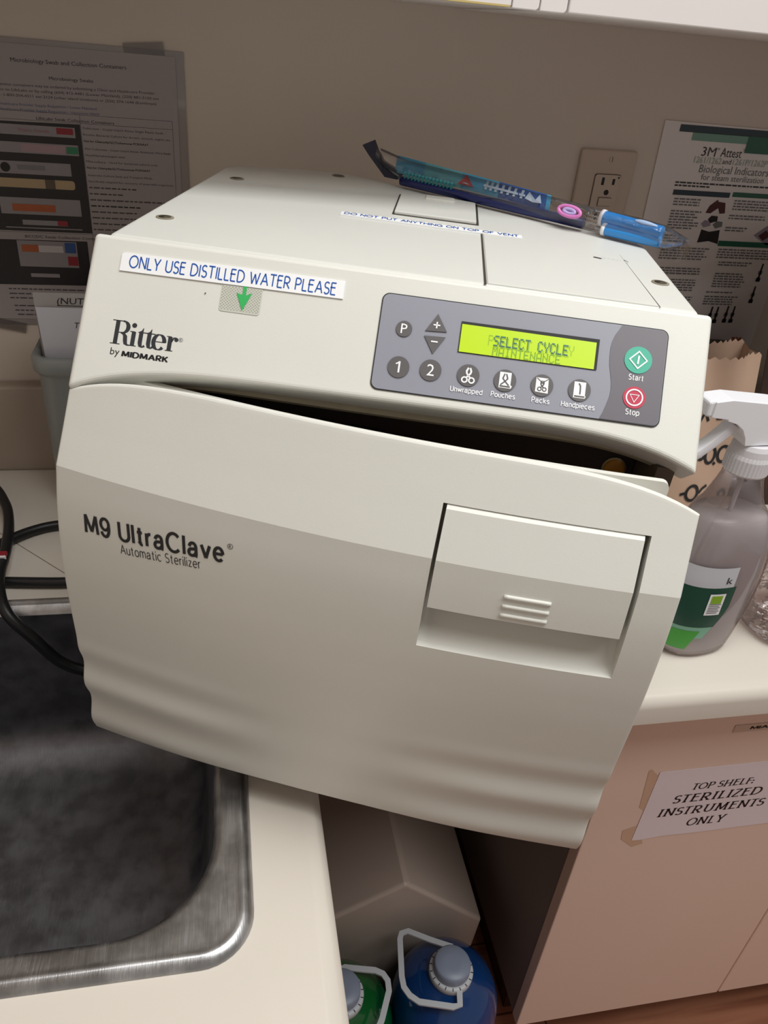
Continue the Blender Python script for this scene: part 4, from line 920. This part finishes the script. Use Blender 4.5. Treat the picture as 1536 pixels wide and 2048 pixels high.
# ------------------------------------------------------------------ spray bottle
def spray():
    t = thing('spray_bottle', 'clear spray bottle with white trigger head and green label on the right worktop', 'bottle', (0.412, -0.405, 0))
    T = Matrix.Translation((-0.412, 0.405, 0))
    CX, CY = 0.4085, -0.4035
    LV = [(0.0006,-0.028,0.044,0.026),(0.004,-0.033,0.048,0.029),(0.02,-0.040,0.052,0.031),(0.06,-0.046,0.058,0.033),(0.10,-0.047,0.0585,0.033),(0.13,-0.044,0.054,0.032),(0.15,-0.040,0.046,0.030),(0.162,-0.035,0.039,0.027),(0.172,-0.030,0.032,0.024),(0.182,-0.025,0.0265,0.0215),(0.192,-0.021,0.0225,0.019),(0.200,-0.0180,0.0195,0.0175),(0.212,-0.0165,0.0175,0.0165),(0.222,-0.0165,0.0175,0.0165)]
    yaw = 0.30
    def pnt(z, a, off=0.0):
        ks = [l[0] for l in LV]; lx = lerp(z, ks, [l[1] for l in LV]); rx = lerp(z, ks, [l[2] for l in LV]); ry = lerp(z, ks, [l[3] for l in LV])
        m = (lx+rx)/2; hx = (rx-lx)/2 + off; hy = ry + off
        e = 0.82 if z < 0.17 else 1.0
        c, s = cos(a), sin(a)
        u = m + hx*abs(c)**e*(1 if c >= 0 else -1); v = hy*abs(s)**e*(1 if s >= 0 else -1)
        return Vector((CX + u*cos(yaw) - v*sin(yaw)*1.0, CY + u*sin(yaw)*0.55 + v*cos(yaw), z))
    n = 40; zs = []
    for i in range(len(LV)-1):
        for k in range(3): zs.append(LV[i][0] + (LV[i+1][0]-LV[i][0])*k/3)
    zs.append(LV[-1][0])
    b = MB(); b.loft([[pnt(z, 2*pi*i/n) for i in range(n)] for z in zs], CLEAR, True, True, False); b.build('bottle_body', t, T=T)
    b = MB(); zl = [z for z in zs if 0.003 < z < 0.160] + [0.162]
    b.loft([[pnt(z, 2*pi*i/n, -0.0018) for i in range(n)] for z in zl], LIQ, True, True, True); b.build('liquid', t, T=T)
    # ribs of the moulded body
    b = MB()
    for a0, a1 in ((5.35, 5.7),): b.tube([pnt(z, a0 + (a1-a0)*k/5, 0.0002) for k, z in enumerate((0.16,0.13,0.10,0.07,0.04,0.02))], 0.0008, CLEAR, 6, 4)
    b.build('moulded_line', t, T=T)
    # label wraps the front left
    b = MB()
    def L(off): return lambda a, z: tuple(pnt(z, a, off))
    def patch(a0, a1, z0, z1, m, off, na=10, nz=6, f=None):
        rows = []
        for j in range(nz+1):
            z = z0 + (z1-z0)*j/nz
            e = a1 - 0.42*max(0.0, (0.070-z)/0.056)**1.4 if a0 < 3.6 else a1
            rows.append([pnt(z, a0 + (e-a0)*i/na, off) for i in range(na+1)])
        b.loft(rows, m, True, False, False, False)
    AR = 4.70
    patch(3.4, AR-0.05, 0.095, 0.118, mat('label_frost','C9CBD2',0.5), 0.0006)
    patch(3.4, AR, 0.045, 0.095, mat('label_forest','0F4A3C',0.4), 0.0006)
    patch(3.4, AR-0.02, 0.030, 0.045, mat('label_mint','7FB59C',0.4), 0.0006)
    patch(3.4, AR-0.22, 0.014, 0.040, mat('label_leaf','3FA535',0.4), 0.0009)
    patch(AR-0.46, AR-0.14, 0.062, 0.088, WHITE, 0.0010); patch(AR-0.41, AR-0.19, 0.0765, 0.0860, mat('label_lime','86B32C',0.4), 0.0013)
    for k in range(6): patch(AR-0.42, AR-0.20+0.03*(k % 2), 0.0645+k*0.0021, 0.0654+k*0.0021, mat('print_grey','77747A',0.5), 0.0013, 4, 1)
    b.text('k', lambda u, v: tuple(pnt(0.1000+v, AR-0.22+u*22, 0.0011)), 0, 0, 0.0075, INKB)
    o = b.build('product_label', t, T=T); o['label'] = 'dark green and white label with a bright leaf'
    # ribbed collar
    b = MB(); loops = []
    for r, z in ((0.0185,0.206),(0.0196,0.208),(0.0196,0.222),(0.0188,0.226),(0.0182,0.232),(0.0165,0.236)):
        loops.append([(CX + (r + (0.0005 if i % 2 and 0.207 < z < 0.224 else 0))*cos(2*pi*i/72), CY + (r + (0.0005 if i % 2 and 0.207 < z < 0.224 else 0))*sin(2*pi*i/72), z) for i in range(72)])
    b.loft(loops, RIBW, False); b.build('collar', t, T=T)
    # trigger head
    b = MB(); ax = Vector((cos(0.0), 0.0, 0)); 
    pts = [(-0.0595,0.2785),(-0.0440,0.2805),(0.0,0.2765),(0.040,0.2715),(0.050,0.268),(0.0500,0.244),(0.030,0.238),(-0.0180,0.2365),(-0.0205,0.2440),(-0.0255,0.2520),(-0.0330,0.2575),(-0.0430,0.2605),(-0.0430,0.2620),(-0.0595,0.2640)]
    b.prism(pts, lambda x, z: (CX+x, CY-0.0115, z), lambda x, z: (CX+x, CY+0.0115, z), WPLAS); fix_normals(b.build('trigger_head', t, bevel=0.0035, seg=3, T=T))
    b = MB(); b.prism([(-0.0650,0.2780),(-0.0585,0.2795),(-0.0470,0.2630),(-0.0640,0.2640)], lambda x, z: (CX+x, CY-0.0100, z), lambda x, z: (CX+x, CY+0.0100, z), WPLAS); b.build('nozzle', t, bevel=0.002, T=T)
    b = MB()
    cl = [(-0.0330,0.2560),(-0.0390,0.2480),(-0.0480,0.2380),(-0.0590,0.2280),(-0.0680,0.2200)]
    b.loft([[(CX+x, CY-0.006, z), (CX+x, CY+0.006, z), (CX+x+0.008, CY+0.006, z-0.004), (CX+x+0.008, CY-0.006, z-0.004)] for x, z in cl], WPLAS, True); b.build('trigger', t, bevel=0.001, T=T)
    b = MB(); b.tube([(CX,CY,0.236),(CX+0.001,CY,0.15),(CX-0.006,CY,0.02)], 0.0022, RIBW, 8); b.build('dip_tube', t, T=T)
spray()

# second clear bottle, crinkled
def crinkled():
    t = thing('plastic_bottle', 'crinkled clear plastic bottle behind the spray bottle at the right edge', 'bottle', (0.540, -0.392, 0))
    b = MB(); n = 36; loops = []
    for z, r in ((0.0006,0.040),(0.004,0.046),(0.015,0.050),(0.03,0.0485),(0.045,0.051),(0.06,0.0485),(0.08,0.051),(0.11,0.048),(0.13,0.040),(0.15,0.026),(0.165,0.016),(0.18,0.014)):
        loops.append([((r*(1+0.025*sin(5*i*2*pi/n + z*90)))*cos(2*pi*i/n), (r*(1+0.025*sin(7*i*2*pi/n+z*60)))*sin(2*pi*i/n), z) for i in range(n)])
    b.loft(loops, CLEARW, True, True, False); b.build('bottle_body', t)
    b = MB(); b.lathe([(0.0165,0.172),(0.0165,0.190),(0.015,0.192)], WPLAS, (0,0,0), 24); b.build('cap', t)
crinkled()

# paper bag with handwriting
def paper_bag():
    t = thing('paper_bag', 'brown kraft paper bag with black handwriting behind the spray bottle', 'bag', (0.50, -0.19, 0))
    T = Matrix.Translation((-0.50, 0.19, 0))
    X0, X1 = 0.432, 0.552; YB, YFr = -0.150, -0.235
    def fold(x, z): return 0.004*sin(x*70 + z*25) * (0.3 + z/0.24) + 0.006*max(0, z-0.19)/0.05*sin(x*120)
    n = 30; b = MB(); front = []; rear = []
    for j in range(17):
        z0 = 0.0006 + 0.236*j/16; tt = j/16; fr_, bk_ = [], []
        for i in range(n+1):
            x = X0 + (X1-X0)*i/n; z = z0
            if j == 16: z = z0 + (0.0035 if i % 2 else 0) - 0.013*max(0, 1 - abs(x-0.47)/0.04)
            yf = YFr*(1-tt*0.45) + YB*tt*0.45 - 0.006*sin(pi*(i/n)); fr_.append((x, yf + fold(x, z0), z)); bk_.append((x, YB*(1) - 0.010*tt + fold(x, z0)*0.6 , z + 0.002*tt))
        front.append(fr_); rear.append(bk_)
    b.loft(front, BAGP, True, False, False, False); b.loft(rear, BAGP, True, False, False, False)
    for k in (0, n): b.loft([[f[k] for f in front], [(f[k][0] + (-0.004 if k else 0.004), (f[k][1]+g[k][1])/2, f[k][2]) for f, g in zip(front, rear)], [g[k] for g in rear]], BAGP, False, False, False, False)
    b.add(front[0] + rear[0][::-1], [list(range(2*n+2))], BAGP)
    def F(x, z):
        i = (x-X0)/(X1-X0); tt = z/0.236
        return (x, YFr*(1-tt*0.45) + YB*tt*0.45 - 0.006*sin(pi*i) + fold(x, z) - 0.0011, z)
    def hw(pts, w=0.0034): b.ribbon(pts, F, w, w, INKB)
    def hring(x, z, rx, rz): b.ribbon(disc(0,0,1,18) and [(x+rx*cos(2*pi*i/18), z+rz*sin(2*pi*i/18)) for i in range(18)], F, 0.0036, 0.0036, INKB, True)
    hring(0.4990,0.1240,0.0055,0.0085); hring(0.5125,0.1195,0.0070,0.0100); hring(0.5305,0.1200,0.0072,0.0100); hw([(0.5190,0.110),(0.5220,0.107)])
    hw([(0.487,0.1600),(0.494,0.1720),(0.500,0.1610)]); hw([(0.510,0.1640),(0.518,0.1645)])
    hring(0.4955,0.0745,0.0080,0.0095); hw([(0.5050,0.0735),(0.5100,0.0790),(0.5160,0.0820)]); hw([(0.5060,0.0625),(0.5120,0.0620),(0.5190,0.0645)]); hw([(0.4800,0.0725),(0.4860,0.0745)]); hring(0.5420,0.0680,0.0045,0.0050)
    b.build('bag_body', t, T=T)
paper_bag()
# grey pouch at the wall
t = thing('grey_pouch', 'dark grey pouch leaning on the wall under the indicator guide', 'pouch', (0.575, -0.045, 0))
b = MB(); pr = lambda x: 0.186 + 0.008*(1 - (x/0.075)**4)
pts = [(-0.075,0.0006),(0.075,0.0006)] + [(0.075 - 0.15*i/20, pr(0.075 - 0.15*i/20)) for i in range(21)]
b.prism(pts, lambda x, z: (x, -0.012 + z*0.05, z), lambda x, z: (x, 0.012 + z*0.05, z), GREYP); fix_normals(b.build('pouch_body', t, bevel=0.004, seg=3))
b = MB(); b.text('W', lambda x, z: (x, -0.0132 + z*0.05, z), 0.047, 0.176, 0.0085, BLACKP, bold=0.06); b.build('letter_mark', t)
# dark wooden box at the right edge, wider at the top
b = MB()
lo_ = [(0.640,-0.150,0.0006),(0.800,-0.150,0.0006),(0.800,-0.085,0.0006),(0.706,-0.085,0.0006)]
hi_ = [(0.566,-0.154,0.345),(0.830,-0.154,0.345),(0.830,-0.080,0.345),(0.640,-0.080,0.345)]
in_ = [(0.580,-0.146,0.345),(0.822,-0.146,0.345),(0.822,-0.088,0.345),(0.642,-0.088,0.345)]
fl_ = [(0.656,-0.142,0.012),(0.792,-0.142,0.012),(0.792,-0.092,0.012),(0.706,-0.092,0.012)]
b.loft([lo_, hi_, in_, fl_], DARKWOOD, False)
tag(b.build('wooden_box', bevel=0.002), 'dark brown wooden box flaring upward behind the crinkled bottle at the right edge', 'box')

# ------------------------------------------------------------------ paper signs on the cabinet door
def sign():
    t = thing('paper_sign', 'paper sign reading TOP SHELF STERILIZED INSTRUMENTS ONLY taped on the cabinet door', 'sign', (0.53, -0.4225, -0.255))
    T = Matrix.Translation((-0.53, 0.4225, 0.255))
    C_ = lambda o: (lambda x, z: (x, -0.4222 - o, z))
    b = MB(); b.prism([(0.4345,-0.1912),(0.640,-0.1905),(0.640,-0.318),(0.520,-0.3195),(0.474,-0.3185),(0.4445,-0.3215),(0.4335,-0.3205)], C_(0.0003), C_(0.0007), SIGNP)
    SR = dict(thick=0.17, thin=0.105, serif=True, shear=0.14, gap=0.15)
    b.strokes('TOP SHELF:', C_(0.0009), 0.4875, -0.2300, 0.0105, INKB, 0.083, **SR)
    b.strokes('STERILIZED', C_(0.0009), 0.4690, -0.2530, 0.0135, INKB, 0.120, **SR)
    b.strokes('INSTRUMENTS', C_(0.0009), 0.4554, -0.2772, 0.0135, INKB, 0.147, **SR)
    b.strokes('ONLY', C_(0.0009), 0.5031, -0.3022, 0.0135, INKB, 0.053, **SR)
    b.build('sheet', t, T=T)
    b = MB()
    for p in ([(0.4190,-0.187),(0.4225,-0.185),(0.4360,-0.200),(0.4340,-0.262),(0.4260,-0.255)], [(0.4155,-0.298),(0.4330,-0.292),(0.4480,-0.321),(0.452,-0.331),(0.4380,-0.335),(0.4180,-0.316)]): b.poly(p, C_(0.00018), TAPE)
    b.build('tape_residue', t, T=T)
sign()
t = thing('door_label', 'small beige strip label high on the cabinet door at the right edge', 'label', (0.545, -0.4222, -0.127))
b = MB(); b.box((-0.0367,-0.0006,-0.006), (0.06,-0.0002,0.006), mat('strip_beige','D8BFAE',0.4)); b.strokes('MIAR', lambda x, z: (x, -0.0008, z), -0.0150, -0.0022, 0.0045, INKB, 0.030, shear=0.15, thick=0.2); b.build('strip', t)

# ------------------------------------------------------------------ niche: container and jugs
def container():
    b = MB()
    Y0, Y1 = -0.320, -0.06; Z0 = -0.8795
    pts = [(0.078,-0.592),(0.182,-0.528),(0.188,-0.528),(0.3195,-0.651),(0.314,-0.735),(0.300,Z0),(0.07,Z0)]
    b.prism(pts, lambda x, z: (x, Y0, z), lambda x, z: (x, Y1, z), CONTW)
    tag(fix_normals(b.build('white_container', bevel=0.006, seg=4)), 'white plastic container with a peaked top on the floor under the worktop', 'container')
container()
def jug(name, label, loc, liquid, hand, cap_r=0.0245, group=None):
    t = thing(name, label, 'jug', loc)
    b = MB(); b.lathe([(0.070,0.0006),(0.077,0.006),(0.079,0.02),(0.079,0.19),(0.076,0.215),(0.068,0.237),(0.055,0.252),(0.040,0.262),(0.029,0.267),(0.0265,0.272)], liquid, (0,0,0), 40, None, True, True)
    b.build('jug_body', t)
    b = MB(); b.lathe([(0.0305,0.266),(0.0315,0.268),(0.0315,0.277),(0.030,0.279),(0.0265,0.279)], HANDL, (0,0,0), 36)
    ZH = 0.2745; w = 0.0040
    cl = []
    P2 = [Vector((x, y)) for x, y in hand]
    for i in range(len(P2)):
        a, c, d = P2[max(0,i-1)], P2[i], P2[min(len(P2)-1,i+1)]; tg = (d - a).normalized(); nn = Vector((-tg.y, tg.x))
        cl.append((c + nn*w, c - nn*w))
    b.loft([[(p.x,p.y,ZH+0.003), (p.x,p.y,ZH), (q.x,q.y,ZH), (q.x,q.y,ZH+0.003)] for p, q in cl], HANDL, False); b.build('carry_handle', t)
    b = MB()
    for i in range(18): 
        a = 2*pi*i/18; b.box((0.0275,-0.0005,0.2788), (0.0312,0.0005,0.2797), INK, Matrix.Rotation(a, 4, 'Z'))
    b.build('ratchet_marks', t)
    b = MB(); b.lathe([(0.0255,0.279),(0.0262,0.281),(0.0258,0.293),(0.0235,0.2955),(0.010,0.2952)], CAPG, (0,0,0), 36); b.build('cap', t)
    return t
jug('fluid_jug', 'blue fluid jug with grey screw cap on the floor of the niche', (0.2395, -0.4085, -0.8795), BLUEL, [(0.010,0.030),(-0.02,0.045),(-0.050,0.062),(-0.060,0.060),(-0.064,0.052),(-0.072,0.0),(-0.072,-0.014),(-0.066,-0.026),(-0.055,-0.036),(-0.010,-0.049),(0.0,-0.048),(0.004,-0.03)])
jug('fluid_jug', 'green fluid jug half hidden behind the worktop edge', (0.080, -0.4190, -0.8795), GREENL, [(-0.010,0.028),(0.010,0.034),(0.052,0.024),(0.062,0.018),(0.067,0.008),(0.066,-0.006),(0.050,-0.040),(0.036,-0.060),(0.020,-0.066),(0.0,-0.060),(-0.004,-0.03)])
